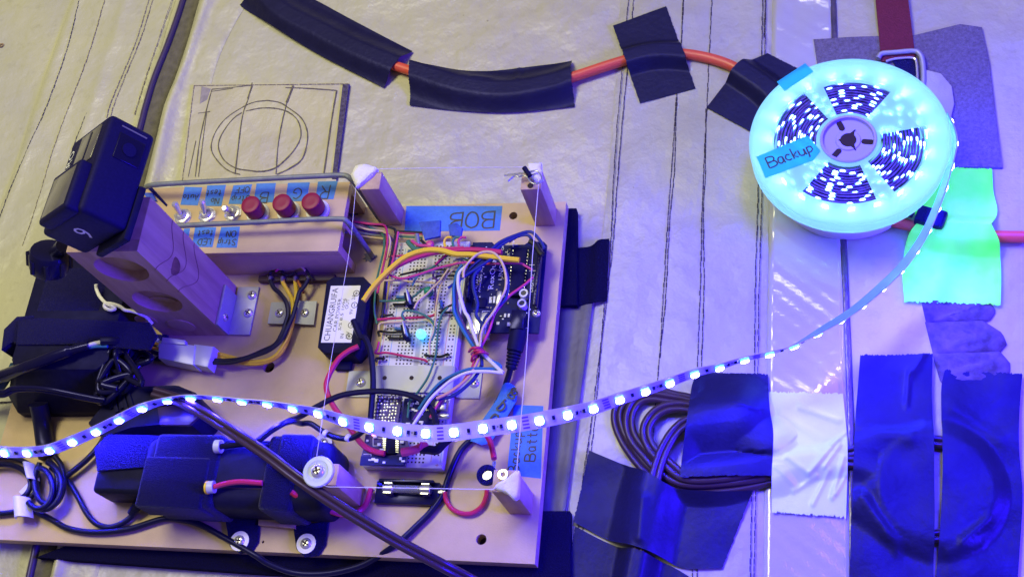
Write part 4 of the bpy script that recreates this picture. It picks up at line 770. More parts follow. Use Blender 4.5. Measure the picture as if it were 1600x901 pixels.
for px, py in ((578, 718), (583, 717), (588, 719), (626, 716), (630, 720), (600, 722), (574, 688), (576, 700), (586, 682), (592, 694), (596, 702), (628, 690)): mb.box(U(px, py, 37.8), (random.uniform(1, 2.6), random.uniform(.8, 2), .7))
for (p, q) in (((583, 684), (598, 684)), ((583, 696), (598, 696)), ((583, 684), (583, 696)), ((568, 709), (580, 709)), ((580, 709), (580, 713))): mb.tube(UP([p, q], 36.3), .25, 5)
mb.build('surface_parts', 'silk', r3, kind='stuff')
MB().box(U(584, 678, 38), (2, 2, 1.4)).build('status_led', 'redled', r3)
# ================================================================== fuse holder and ring terminal
fu = thing('fuse_holder', 'glass fuse in a black holder between the two front posts', 'fuse holder', U(640, 768, ZB))
x0, y0 = U(592, 780, ZB)[:2]; x1, y1 = U(690, 764, ZB)[:2]
MB().bx(-109, -66, -222.5, -207.5, ZB, 22, bev=.6).build('base', 'blackgloss', fu); MB().bx(-106, -69, -209.5, -207.5, 22, 27, bev=.3).build('rear_wall', 'blackgloss', fu)
MB().lathe([(2.6, 0), (2.6, 20)], (-97, -214, 26.5), (1, 0, 0), 18).build('glass_tube', mat('fuse_glass', (.5, .5, .55), .08, trans=.7), fu)
MB().tube([(-97, -214, 26.5), (-77, -214, 26.5)], .35, 6).build('fuse_wire', 'silver', fu)
for xx in (-102, -77): MB().lathe([(2.9, 0), (3.0, .5), (3.0, 6.5), (2.6, 7)], (xx, -214, 26.5), (1, 0, 0), 18).build('end_cap', 'silver', fu); MB().bx(xx+1, xx+6, -217.5, -216.8, 22, 29).build('clip_jaw', 'silver', fu); MB().bx(xx+1, xx+6, -211.2, -210.5, 22, 29).build('clip_jaw', 'silver', fu)
for xx in (-112, -64): MB().bx(xx-2.5, xx+2.5, -215, -213, 22, 23, bev=.2).build('solder_tab', 'silver', fu)
rt = thing('ring_terminal', 'black ring shaped clamp with a metal eye by the triangular putty', 'terminal', U(762, 743, ZB))
MB().lathe([(3.2, 40), (6.3, 40), (6.5, 41), (6.3, 43), (3.2, 43)], U(762, 743, 58)-np.array([0, 0, 40]), n=26, caps=False).build('clamp_ring', 'velcro', rt); MB().lathe([(3.1, 0), (3.1, 1.2)], U(762, 743, 58), n=20).build('metal_eye', 'silver', rt)
MB().tube([U(766, 740, 58), U(771, 728, 52), U(772, 722, 46)], 1.2, 8).build('lug', 'silver', rt)
MB().tube([U(762, 743, 57), U(762, 743, ZB)], 2.6, 10).build('standoff', 'black', rt)
# ================================================================== power brick, adapters and battery pack at the left
pb = thing('power_brick', 'large black power brick strapped down behind the wooden block', 'power supply', (-340, -110, ZB))
def loft(rings, close=True):
    mb = MB(); n = len(rings[0]); mb.v = [tuple(map(float, p)) for r in rings for p in r]
    mb.f = [(q*n+j, q*n+(j+1) % n, (q+1)*n+(j+1) % n, (q+1)*n+j) for q in range(len(rings)-1) for j in range(n)]+[tuple(range(n))[::-1], tuple(range((len(rings)-1)*n, len(rings)*n))]
    mb.mi = [0]*len(mb.f); return mb
def ringz(poly, z, s=1.0):
    P = [np.array([p[0], p[1], z]) for p in poly]; c = np.mean(P, axis=0); return [c+(p-c)*np.array([s, s, 1]) for p in P]
base = [(-398, -154), (-386, -167), (-312, -165), (-304, -158), (-304, -62), (-310, -56), (-392, -56), (-398, -62)]
topr = [(-382, -138), (-378, -145), (-312, -145), (-305, -138), (-305, -62), (-310, -57), (-378, -57), (-382, -62)]
loft([ringz(base, ZB), ringz(base, 27), ringz(topr, 52), ringz(topr, 55, .985), ringz(topr, 55.6, .95)]).build('case', 'black', pb, ang=50)
MB().bx(-372, -322, -100, -66, 55.3, 55.75, bev=.2).build('rating_label', 'velcro', pb)
vs_ = UP([(30, 502), (60, 497), (150, 500), (234, 504), (246, 525), (234, 546), (120, 538), (26, 538)], 57); MB().prism(vs_, 55.7, 58, bev=.5).build('hook_strap', 'velcro', pb)
MB().prism(UP([(34, 500), (60, 498), (55, 540), (26, 540), (10, 552), (14, 520)], 50), 40, 56.5, bev=.5).build('strap_side', 'velcro', pb)
tag(MB().prism(UP([(232, 521), (262, 523), (258, 563), (220, 561)], ZB+2), ZB+.05, ZB+2.4, bev=.4).build('hook_tab', 'velcro'), 'black hook and loop tab under the white plug connector', 'strip')
tag(MB().tube(cable_path([(150, 444, 64), (151, 452, 62), (156, 463, 61), (165, 473, 60), (174, 478, 60), (180, 482, 59), (172, 484, 59), (164, 480, 59), (165, 474, 60), (177, 475, 60), (188, 479, 60), (195, 484, 60), (207, 486, 58), (218, 490, 56), (228, 495, 52), (238, 506, 48)], 60), 1.25, 8).build('cotton_twine', 'twine'), 'knotted white twine lying on the black power brick', 'twine')
ad = thing('plug_adapter', 'dark adapter plug with stepped ridges below the power brick', 'adapter', U(220, 640, ZB))
ap = UP([(190, 603), (276, 600), (303, 611), (322, 640), (300, 664), (245, 664), (205, 668), (158, 684), (135, 660), (162, 628)], 42); ab = [p*np.array([1, 1, 0])+np.array([1.5, -3, ZB]) for p in ap]
loft([ab, ringz(ap, 39), ringz(ap, 42, .96)]).build('case', 'black', ad, ang=45)
for i, (px, py) in enumerate(((172, 626), (180, 632), (188, 626), (196, 632), (204, 627))): MB().box(U(px, py, 42.5), (3.2, 13, 2.2), ((.86, .5, 0), (-.5, .86, 0), (0, 0, 1)), 0, .5).build('grip_ridge', 'black', ad)
MB().prism(UP([(241, 612), (272, 606), (300, 612), (308, 622), (246, 634)], 43.5), 42, 45, bev=.6).build('rear_flap', 'blackgloss', ad)
MB().prism(UP([(246, 636), (300, 630), (316, 645), (296, 664), (250, 664)], 44), 42, 44.5, bev=.6).build('side_flap', 'brown', ad)
p2 = thing('wall_plug', 'small black wall plug half covered by a strap with a ribbed lead', 'plug', (-280, -210, ZB))
MB().bx(-300, -261, -228, -188, ZB, 45, bev=3, seg=3).build('case', 'black', p2)
MB().prism(UP([(148, 700), (170, 678), (252, 680), (246, 712), (242, 728), (152, 735)], 47), 45.05, 47.4, bev=.5).build('hook_strap', 'velcro', p2)
mb = MB(); a, b = U(228, 772, 30), U(205, 802, 24); d = b-a
for i in range(6): mb.tube([a+d*(i/6), a+d*(i/6+.11)], 4.6-.3*i, 14)
mb.tube([a-d*.1, b], 3.0, 12); mb.build('strain_relief', 'rubber', p2)
bt = thing('battery_pack', 'long black battery pack strapped to the board with two broad straps', 'battery', (-195, -213, ZB))
MB().bx(-262, -129, -237, -191, ZB, 55, bev=7.5, seg=4).build('case', 'black', bt)
MB().bx(-214, -168, -225.5, -224.6, 55, 55.5, bev=.1).build('case_seam', 'hole', bt)
sxx = [U(240, 700, 57)[0], U(346, 700, 57)[0]]
s1 = MB().bx(sxx[0], sxx[1], -238.6, -189.6, ZB, 56.6, bev=3.2, seg=3).build('wide_strap', 'velcro', bt)
MB().bx(sxx[0]-4, sxx[1]-6, -240.2, -206, 36, 58.2, bev=2.0, seg=3).build('strap_overlap', 'velcro', bt)
x0s, x1s = U(409, 745, 57)[0], U(461, 745, 57)[0]
MB().bx(x0s, x1s, -238.8, -189.4, ZB, 56.8, bev=3.2, seg=3).build('narrow_strap', 'velcro', bt)
MB().bx(x0s+8, x1s+8, -214, -188.8, 40, 58, bev=2, seg=3).build('strap_overlap', 'velcro', bt)
for pts, (sx, sy) in (([(350, 800), (407, 800), (403, 845), (393, 860), (374, 864), (359, 853)], (375, 845)), ([(458, 822), (514, 812), (508, 850), (497, 867), (475, 869), (463, 857)], (479, 849)), ([(480, 684), (500, 685), (518, 690), (522, 706), (541, 728), (522, 738), (486, 735)], (505, 693))):
    MB().prism(UP(pts, ZB+2), ZB+.05, ZB+2.6, bev=.7).build('strap_tab', 'velcro', bt); c = U(sx, sy, ZB+2.7); screw(bt, c+np.array([0, 0, .9]), 3.9, washer=6.6)
MB().prism(UP([(405, 800), (462, 803), (462, 826), (404, 820)], ZB+3), ZB+.05, ZB+4, bev=.4).build('spacer', 'pine', bt)
MB().tube(UP([(337, 697, 59), (346, 697, 59)], 59), 4.4, 18).build('ferrule', 'nylon', bt); MB().tube(UP([(325, 761, 59), (335, 760, 59)], 59), 4.0, 18).build('ferrule', 'nylon', bt)
MB().tube(UP([(323, 761, 59), (326, 761, 59)], 59), 4.3, 18).build('ferrule_ring', 'w_yellow', bt)
# white four-way connector
cn = thing('wire_connector', 'milky white plug connector joining yellow and black wires', 'connector', U(290, 550, ZB))
MB().prism(UP([(248, 531), (306, 540), (303, 571), (248, 560)], 34), 22, 35, bev=1).build('socket_half', 'nylon', cn); MB().prism(UP([(303, 537), (334, 541), (325, 574), (301, 569)], 33.5), 23, 34, bev=1).build('plug_half', 'nylon', cn)
MB().prism(UP([(255, 527), (290, 532), (291, 539), (253, 536)], 36), 33, 37.5, bev=.7).build('latch', 'nylon', cn)
for pp_ in ((240, 538), (238, 550)): MB().lathe([(5.5, 0), (5.5, 1.2)], U(*pp_, 23), n=22).build('side_disc', 'nylon', cn)
GW = 'yellow and black supply wires'
def wire(col, pts, z, r, label, group=None, name='wire', n=6):
    o = MB().tube(cable_path(pts, z, n), r*(.86 if group and r < 1.5 else 1), 8).build(name, 'w_'+col if 'w_'+col in M else col); return tag(o, label, 'wire' if name == 'wire' else name.split('_')[-1], group)
wire('yellow', [(328, 549), (355, 556), (385, 564), (410, 564), (430, 556), (444, 538), (453, 518), (457, 500), (457, 472), (450, 455), (443, 443), (441, 436)], 25, 1.5, 'yellow wire curving from the white connector to the clamp plate', GW)
wire('orange' if 0 else 'yellow', [(326, 556), (355, 560), (390, 568), (418, 565), (438, 552), (449, 532), (456, 510), (460, 490), (461, 472), (463, 458), (462, 446), (461, 436)], 24, 1.5, 'lower yellow wire from the white connector, outermost in the bend', GW)
wire('black', [(326, 562), (355, 563), (383, 559), (410, 548), (430, 538), (441, 520), (446, 505), (450, 490), (447, 472), (437, 458), (428, 450), (422, 438)], 27, 1.6, 'black wire crossing over the yellow pair toward the clamp plate', GW)
wire('black', [(327, 566), (360, 566), (390, 558), (420, 547), (440, 530), (450, 510), (458, 492), (464, 470), (468, 456), (476, 446), (481, 436)], 28, 1.6, 'second black wire to the far end of the terminal strip', GW)
wire('yellow', [(248, 537), (225, 534), (198, 533), (180, 535)], 34, 1.4, 'upper yellow wire left of the white connector', GW); wire('yellow', [(248, 545), (225, 541), (195, 537)], 33, 1.4, 'lower yellow wire left of the white connector', GW)
wire('black', [(248, 552), (215, 544), (190, 538)], 33, 1.5, 'black wire left of the white connector', GW)
wire('white', [(160, 534), (145, 537), (134, 541)], 60, 1.5, 'short white wire between two black sleeves', GW); wire('teal', [(168, 541), (152, 541), (138, 543)], 59, 1.3, 'short teal wire between two black sleeves', GW)
wire('rubber', [(198, 535, 50), (180, 533, 58), (158, 533, 61)], 60, 3.0, 'short black sleeve over the yellow wires', name='wire_sleeve')
MBs = MB().tube(cable_path([(138, 540, 61), (115, 546, 62), (85, 556, 62), (60, 566, 60), (40, 573, 56), (18, 582, 48), (-10, 592, 40), (-40, 600, 30)], 60, 8), [3.2]*10+[4.4]*20+[4.6]*27, 12); tag(MBs.build('cable_sleeve', 'blackgloss'), 'thick glossy black sleeve across the power brick', 'cable')
# black cable heap and coil
GC = 'black cables at the board end'
def cable(pts, z, r, label, mt='rubber', group=GC, name='cable'): return tag(MB().tube(cable_path(pts, z), r, 10).build(name, mt), label, 'cable', group)
def tangle(seed, x0, x1, y0, y1, k, z0, z1):
    r = random.Random(seed); return [(r.uniform(x0, x1), r.uniform(y0, y1), r.uniform(z0, z1)) for _ in range(k)]
cable([(150, 540, 52)]+tangle(3, 150, 215, 548, 628, 9, 42, 55)+[(160, 625, 46)], 50, 2.3, 'glossy black lead knotted beside the power brick', 'blackgloss')
cable([(205, 530, 40)]+tangle(8, 165, 236, 548, 612, 8, 36, 48)+[(170, 640, 38), (150, 660, 36)], 40, 2.3, 'glossy black lead looped by the white connector', 'blackgloss')
cable([(175, 540, 54)]+tangle(21, 140, 222, 545, 620, 9, 44, 56)+[(195, 605, 42)], 52, 2.1, 'tangled black lead on top of the heap', 'blackgloss')
cable([(160, 545, 44)]+tangle(33, 150, 230, 550, 625, 8, 34, 46)+[(182, 640, 36)], 44, 2.3, 'tangled black lead lowest in the heap', 'blackgloss')
cable([(-50, 600, 50), (0, 612, 54), (20, 606, 56), (50, 605, 57), (80, 608, 57), (120, 616, 54), (150, 622, 52), (164, 624, 51)], 55, 1.7, 'black lead with bright edge ending at the ridged adapter', 'blackgloss')
cable([(-50, 606, 48), (0, 618, 52), (25, 610, 54), (60, 609, 55), (100, 616, 53), (140, 624, 51), (163, 627, 50)], 53, 1.6, 'second of the paired leads ending at the ridged adapter', 'blackgloss')
cable([(60, 630, 36), (66, 660, 26), (70, 690, 22), (74, 712, 22)], 26, 6.5, 'stout black lead hanging below the power brick')
tag(MB().tube(cable_path([(-40, 620, 22), (-5, 610, 30), (14, 585, 36), (22, 570, 40)], 30), 3.0, 10).build('cable', mat('teal_sheath', (.02, .07, .16), .4)), 'dark teal cable at the photo edge beside the brick', 'cable', GC)
cable([(212, 797), (205, 806), (190, 817), (170, 823), (150, 817), (135, 800), (120, 772), (107, 752), (92, 740), (80, 730)], 21, 2.0, 'thin black lead from the ribbed plug to the coil')
cable([(78, 752), (92, 750), (112, 737), (135, 718), (152, 700), (165, 680)], 24, 2.2, 'black lead rising from the coil to the adapter')
for i, (cx, cy, rx, ry, a0, a1) in enumerate(((8, 752, 52, 38, -2.6, 1.2), (6, 755, 42, 30, -2.4, 1.1), (78, 750, 22, 40, -1.2, 3.9), (72, 752, 18, 34, -1.4, 3.9), (66, 758, 30, 38, -1.3, 2.4), (60, 762, 22, 32, -1.5, 2.2))):
    cable([(cx+rx*math.cos(a), cy+ry*math.sin(a), 22+i*2.0) for a in np.linspace(a0, a1, 9)], 22, 2.0, ('outer turn of the black coil near the photo edge', 'inner turn of the black coil near the photo edge', 'outer turn of the bunched black coil by the upper clip', 'inner turn of the bunched black coil by the upper clip', 'wide turn of the coil passing the lower clip', 'narrow turn of the coil passing the lower clip')[i])
for pts, lb in (([(33, 722), (50, 722), (56, 748), (40, 748)], 'upper white nylon clip holding the black coil'), ([(17, 776), (42, 775), (46, 806), (19, 808)], 'lower white nylon clip holding the black coil')):
    P = UP(pts, 30); mb = MB(); rows = []
    for t in np.linspace(0, 1, 14):
        a = P[0]*(1-t)+P[1]*t; b = P[3]*(1-t)+P[2]*t; hz = 7*math.sin(math.pi*t)**.6; rows.append([(*(a*(1-s)+b*s)[:2], 26+hz) for s in np.linspace(0, 1, 5)])
    tag(mb.sheet(rows, 1.2).build('cable_clip', 'white'), lb, 'clip', 'white cable clips')
sk = screw(None, U(51, 759, ZB), 4.0); tag(sk, 'cross head screw between the two white clips', 'screw')
MB().prism(UP([(46, 752), (62, 754), (60, 770), (38, 776), (30, 768)], ZB+.6), ZB+.05, ZB+1).build('clip_foot', 'white', sk)
# ================================================================== wires across the breadboard
GJ = 'jumper wires on the breadboard'
T4 = lambda L: [(560+x/5, 310+y/5) for x, y in L]; T5 = lambda L: [(560+x/5, 480+y/5) for x, y in L]; TT = lambda L: [(470+x/4, 590+y/4) for x, y in L]; TL = lambda L: [(400+x/5, 330+y/5) for x, y in L]
wire('red', T4([(60, 760), (150, 660), (250, 560), (400, 480), (560, 430), (750, 405), (900, 400), (1120, 420)]), 42, 1.9, 'thick red wire arching from the converter over the breadboard', GJ)
wire('yellow', T4([(40, 800), (110, 700), (200, 600), (350, 470), (500, 410), (640, 405), (760, 435), (900, 440), (1100, 465), (1258, 482)]), 44, 2.0, 'thick yellow wire arching from the converter to the navy board', GJ)
wire('blue', T4([(840, 590), (900, 520), (1000, 440), (1100, 345), (1250, 280), (1350, 262), (1420, 330), (1450, 390)]), 42, 1.3, 'blue wire bowing over the top of the navy board, outer one', GJ)
wire('blue', T4([(850, 600), (930, 530), (1020, 450), (1120, 360), (1250, 295), (1330, 290), (1370, 360), (1400, 400)]), 41, 1.3, 'blue wire bowing over the top of the navy board, inner one', GJ)
wire('black', T4([(1340, 330), (1380, 360), (1420, 420), (1440, 440)]), 41, 2.0, 'short black wire at the top corner of the navy board', GJ)
wire('cream', T4([(820, 620), (825, 560), (860, 500), (940, 430), (1040, 420), (1110, 480), (1150, 590), (1150, 700), (1110, 790), (1060, 880)])+T5([(990, 130), (960, 200), (950, 290), (935, 340)]), 46, 1.1, 'cream wire looping in a ring above the navy board', GJ)
wire('blue', T4([(700, 700), (840, 600), (980, 510), (1060, 470), (1130, 520), (1170, 640), (1150, 780), (1080, 850)])+T5([(1000, 70), (965, 150), (955, 230), (940, 340)]), 44, 1.2, 'blue wire running beside the cream ring', GJ)
wire('pink', T4([(225, 590), (330, 625), (450, 600), (600, 550), (720, 520), (830, 500), (1000, 510), (1240, 505), (1310, 530), (1360, 560)]), 40, 1.0, 'long pink wire from the breadboard edge to the header', GJ)
wire('pink', T4([(1365, 615), (1290, 680), (1180, 760), (1100, 850)])+T5([(1060, 60), (1030, 160), (990, 250), (940, 340), (905, 420), (880, 500)]), 43, 1.1, 'pink wire from the header down to the red tie', GJ)
wire('white', T4([(840, 530), (790, 580), (778, 650), (790, 740), (830, 880)])+T5([(860, 80), (900, 200), (940, 310), (970, 360), (1130, 512)]), 45, 1.4, 'white wire bending from the breadboard to the tie', GJ)
wire('teal', T4([(810, 520), (770, 580), (745, 700), (745, 800)])+T5([(745, 20), (770, 90), (830, 200), (910, 320), (1000, 400), (1095, 445), (1100, 475), (1000, 480), (880, 480), (760, 520), (640, 590), (540, 700), (470, 800)]), 44, 1.4, 'teal wire turning back at the tie toward the radio module', GJ)
wire('teal', T4([(770, 640), (755, 740), (760, 840)])+T5([(765, 10), (800, 110), (880, 250), (950, 340)]), 42, 1.2, 'second teal wire against the first', GJ)
wire('purple', T4([(790, 640), (770, 760), (775, 860)])+T5([(780, 40), (830, 150), (900, 270), (960, 350), (1080, 470), (1000, 485), (860, 500), (720, 560), (600, 650), (520, 740), (430, 880)]), 42, 1.2, 'purple wire in the bundle to the radio module', GJ)
wire('blue', T4([(960, 540), (905, 600), (900, 700), (930, 820)])+T5([(920, 60), (960, 130), (950, 230), (960, 340), (965, 460)]), 43, 1.4, 'dark blue wire dropping from the navy board to the tie', GJ)
wire('white', T5([(1128, 512), (1000, 500), (860, 508), (740, 560), (640, 640), (560, 720), (480, 840), (420, 930)]), 46, 1.3, 'white wire from the tie down to the radio module', GJ)
wire('peach', T5([(940, 400), (880, 520), (800, 600), (700, 670), (610, 712)]), 44, 1.3, 'peach wire from the tie to the radio module', GJ)
wire('blue', T5([(965, 440), (930, 520), (860, 600), (740, 690), (600, 720)]), 42, 1.4, 'dark blue wire from the tie to the radio module', GJ)
wire('pink', T5([(950, 360), (880, 480), (800, 600), (690, 680), (640, 730), (560, 860)]), 40, 1.1, 'pink wire under the peach one to the radio module', GJ)
mb = MB()
for k, (px, py) in enumerate(((744, 546), (748, 550), (752, 553))):
    mb.tube(cable_path([(px-11, py+3, 40), (px-6, py-2, 50), (px+4, py-3, 50), (px+10, py, 40)], 48), 1.0, 7)
mb.tube(cable_path([(742, 552, 48), (738, 558, 46), (737, 564, 42)], 46), 1.0, 7); tag(mb.build('wire_tie', 'w_red', ang=60), 'red wire tie knotted around the bundle', 'tie')
wire('black', T4([(325, 598), (400, 580), (500, 560), (640, 555), (720, 568), (770, 575)]), 31, .9, 'black jumper crossing the middle of the breadboard', GJ)
wire('cream', T4([(205, 640), (330, 640), (420, 650), (500, 650), (600, 662)]), 32, .9, 'cream jumper lying level on the breadboard', GJ)
wire('cream', T4([(435, 860), (470, 800), (530, 750), (580, 700), (640, 640), (720, 530), (780, 490)]), 38, .9, 'cream jumper slanting past the green indicator', GJ)
wire('cream', T4([(780, 530), (700, 590), (640, 690), (615, 800)])+T5([(605, 20), (600, 120), (580, 210), (555, 280), (560, 370)]), 36, .9, 'long cream jumper running down the breadboard', GJ)
wire('green', T4([(420, 680), (440, 640), (480, 590), (590, 530), (690, 450), (740, 420)]), 35, .9, 'green jumper rising to the top of the breadboard', GJ)
wire('red', T4([(600, 520), (640, 480), (700, 430)]), 36, .9, 'short red jumper beside the rising green one', GJ)
wire('green', T4([(165, 800), (250, 800), (380, 790), (440, 760), (500, 710), (560, 690)]), 34, .9, 'green jumper passing behind the upper transistor', GJ)
wire('black', T4([(270, 826), (350, 826), (440, 815)]), 29, 1.0, 'black jumper below the upper transistor', GJ)
wire('purple', T4([(590, 570), (585, 610), (620, 650), (600, 700), (605, 780), (600, 880)]), 34, .9, 'purple jumper down the breadboard groove', GJ)
wire('green', T4([(760, 480), (820, 470), (860, 490), (880, 520)]), 36, .9, 'green jumper hooked between breadboard and navy board', GJ)
wire('grey', T4([(740, 490), (790, 480), (840, 500)]), 38, .9, 'grey jumper next to the hooked green one', GJ)
wire('black', T4([(600, 620), (640, 605), (770, 605)]), 30, .9, 'black jumper level with the printed name', GJ)
wire('black', T4([(640, 890), (690, 850), (745, 825)]), 31, .9, 'black jumper near the lower end of the teal wires', GJ)
wire('green', T5([(360, 100), (340, 60), (370, 25), (480, 45), (570, 100), (600, 180), (570, 260)]), 36, .9, 'green jumper arched over the lower transistor', GJ)
wire('green', T5([(700, 0), (650, 60), (625, 160), (612, 300), (600, 390), (540, 550), (450, 680), (400, 740), (385, 860)]), 34, .9, 'long green jumper down over the metal strap', GJ)
wire('red', T5([(150, 95), (300, 85), (450, 80), (560, 70), (610, 50)]), 32, 1.1, 'red jumper above the lower transistor', GJ)
wire('cream', T5([(158, 180), (175, 125), (300, 115), (450, 108), (540, 100), (590, 140), (595, 170)]), 33, 1.0, 'cream jumper beside the red one above the lower transistor', GJ)
wire('black', T5([(165, 225), (160, 188), (250, 195), (350, 192)]), 30, 1.0, 'black jumper left of the lower transistor', GJ)
wire('black', T5([(230, 238), (300, 240), (370, 238)]), 29, 1.0, 'black jumper lying below the lower transistor', GJ)
wire('red', T5([(160, 270), (150, 320), (135, 358), (230, 355), (380, 385), (500, 405), (540, 425)]), 31, 1.0, 'red jumper near the metal strap', GJ)
wire('black', T5([(140, 425), (145, 398), (205, 400)]), 30, 1.1, 'small black jumper at the strap corner', GJ)
wire('black', T5([(170, 80), (220, 65), (270, 55)]), 30, 1.0, 'small black jumper at the breadboard edge by the red one', GJ)
wire('black', T5([(515, 370), (545, 376), (585, 380), (640, 385), (690, 368), (712, 372)]), 30, 1.1, 'black jumper above the strap on the groove side', GJ)
wire('black', T5([(630, 42), (690, 40), (745, 42)]), 30, 1.0, 'short black jumper level with the cyan indicator top', GJ)
GH = 'harness wires from the control box'
wire('green', TL([(740, 110), (820, 95), (900, 130), (990, 180), (1000, 280), (970, 420), (940, 560), (925, 760), (945, 880)]), 30, .9, 'green harness wire, outermost bend', GH)
wire('red', TL([(750, 80), (900, 100), (1000, 110), (1025, 180), (1020, 300), (990, 450), (965, 560), (950, 640)]), 33, 1.0, 'red harness wire bending down beside the breadboard', GH)
wire('cream', TL([(745, 95), (860, 140), (1000, 160), (1045, 210), (1045, 280), (1020, 380)]), 32, .9, 'cream harness wire in the bend', GH)
wire('black', TL([(740, 75), (900, 105), (1060, 130), (1090, 170), (1070, 280), (1040, 420), (1010, 560), (990, 780), (975, 850)]), 31, 1.1, 'black harness wire running the length of the breadboard edge', GH)
wire('purple', TL([(745, 130), (880, 160), (1030, 190), (1075, 260), (1050, 400), (1020, 560), (1000, 800)]), 29, 1.0, 'purple harness wire beside the black one', GH)
wire('pink', TL([(1110, 160), (1095, 260), (1060, 420), (1025, 470), (1020, 520)]), 33, 1.0, 'pink harness wire close to the breadboard rail', GH)
wire('cream', TL([(680, 155), (760, 180), (880, 200), (1000, 215)]), 26, .9, 'cream harness wire, lowest in the group from the box', GH)
wire('grey', TL([(685, 165), (780, 165), (900, 180), (1000, 190)]), 28, .9, 'grey harness wire, next to the lowest from the box', GH)
wire('pink', TL([(1015, 355), (1080, 352), (1150, 345), (1230, 340)]), 31, .9, 'pink jumper entering the breadboard top corner', GH)
for k, (c, y) in enumerate((('black', 158), ('red', 170), ('cream', 182), ('green', 200), ('cream', 212))):
    wire(c, TL([(1080, y-6), (1150, y), (1230, y+4), (1300, y+8)]), 31-k*.8, .9, f'{c} harness wire running level to the tape flags, ' + ('uppermost', 'second', 'third', 'fourth', 'lowest')[k], GH)
wire('grey', TL([(1255, 180), (1265, 240), (1275, 290)]), 34, 1.6, 'grey lead bending into the header by the tape flag', GH); wire('pink', TL([(1215, 230), (1270, 265), (1330, 270), (1380, 285), (1420, 290), (1540, 288), (1620, 285)]), 36, 1.3, 'pink wire to the red bead at the breadboard top', GH)
wire('green', TL([(1185, 235), (1210, 265), (1250, 300), (1300, 300)]), 34, 1.8, 'grey green lead at the breadboard top corner', GH); wire('black', TL([(1290, 225), (1320, 255), (1350, 285)]), 34, 1.2, 'black lead at the breadboard top beside the flag', GH)
for c, x, lb in (('yellow', 1480, 'yellow hooped wire below the smaller tape flag'), ('green', 1545, 'green hooped wire below the smaller tape flag'), ('pink', 1590, 'pink hooped wire below the smaller tape flag')):
    wire(c, TL([(x, 285), (x-8, 235), (x+15, 205), (x+50, 205)]), 36, 1.1, lb, GH)
wire('black', TL([(120, 540), (105, 500), (125, 470), (170, 462), (205, 460), (215, 500)]), 24, 1.0, 'black link wire on the terminal strip, left part', GW); wire('red', TL([(150, 470), (200, 435), (270, 420), (290, 405)]), 26, 1.0, 'red link wire at the terminal strip', GW)
wire('black', TL([(275, 425), (300, 400), (350, 420), (390, 460), (420, 500), (440, 530)]), 27, 1.3, 'black lead arching over the terminal strip', GW); wire('cream', TL([(310, 410), (350, 435), (385, 465)]), 28, 1.0, 'cream lead under the black arch at the terminal strip', GW)
wire('black', TL([(200, 470), (220, 490), (260, 500), (310, 480), (320, 510)]), 25, .9, 'black link wire between two solder lugs', GW)
wire('orange', TL([(325, 540), (345, 580), (365, 610), (370, 640)]), 24, 1.0, 'orange lead between terminal strip and clamp plate', GW)
# heavier leads of the lower half
wire('red', [(560, 541), (545, 548), (528, 562)]+TT([(170, 0), (160, 70), (200, 170), (290, 290), (380, 410), (450, 455), (525, 472)]), 40, 1.9, 'thick red lead hanging from the converter to the violet module')
wire('rubber', [(552, 500), (562, 524)]+T5([(50, 240), (90, 330), (108, 450), (115, 600), (105, 740), (95, 870)]), 40, 2.1, 'black lead dropping straight from the converter over the strap')
wire('rubber', [(345, 697, 60), (372, 694, 62), (400, 690, 62), (425, 672, 60), (450, 658, 56)]+TT([(0, 240), (100, 180), (250, 110), (430, 85), (600, 90), (740, 130), (820, 200), (848, 290)]), 42, 2.0, 'black lead arching from the battery pack over the violet boards')
wire('rubber', [(400, 690, 58), (430, 668, 58), (455, 658, 55)]+TT([(0, 285), (60, 285), (130, 330), (200, 365), (290, 380), (350, 360), (395, 325)]), 42, 1.9, 'black lead with white rings below the lit strip')
for px, py in ((509, 677), (544, 684)): tag(MB().lathe([(2.3, -1.4), (2.5, -1), (2.5, 1), (2.3, 1.4)], U(px, py, 42.5), (.9, -.4, 0), 14).build('wire_ring', 'white'), 'white ring on the thin black lead nearer the ' + ('battery pack' if px < 520 else 'violet module'), 'ring', 'white rings on the black lead')
wire('pink', [(628, 706), (640, 704), (655, 700), (668, 692)], 43, 3.0, 'thick pink sleeve at the violet module edge', name='wire_sleeve'); wire('pink', TT([(740, 440), (755, 390), (735, 340)]), 46, .9, 'thin pink wire rising behind the lit strip')
wire('rubber', TT([(750, 445), (800, 448), (850, 450), (890, 410), (940, 365)]), 42, 3.1, 'thick black shrink sleeve ending at the breadboard', name='wire_sleeve')
wire('red', [(335, 760, 60), (352, 755, 60), (375, 752, 60), (410, 754, 58)], 60, 1.8, 'pink red lead from the ferrule to the narrow strap', group='red leads of the battery pack'); wire('red', [(455, 768, 56), (470, 779, 52), (490, 790, 46), (510, 795, 40), (530, 802, 34), (550, 803, 26), (565, 795, 22), (574, 782, 23), (580, 762, 24)], 40, 1.9, 'pink red lead leaving the narrow strap toward the fuse', group='red leads of the battery pack')
wire('red', [(695, 768, 22), (697, 780), (705, 793), (720, 801), (737, 801), (752, 791), (759, 777), (761, 764)], 21, 1.6, 'red lead looping from the fuse to the ring clamp', group='red leads of the battery pack'); wire('red', [(760, 678, 42), (766, 690, 40), (770, 705, 42), (772, 716, 44)], 42, 1.9, 'red lead entering the lug above the ring clamp', group='red leads of the battery pack')
two_core('lamp_cord', [(240, 612, 60), (275, 623, 60), (310, 641, 62), (345, 663, 63), (410, 705, 66), (470, 750, 66), (540, 797, 60), (620, 845, 50), (690, 882, 38), (740, 908, 20), (800, 940, 8), (900, 990, 3), (1020, 1040, 2.5)], 60, 'brown cord lying diagonally over the battery pack to the board front', r=2.15, group=None, bump=False)
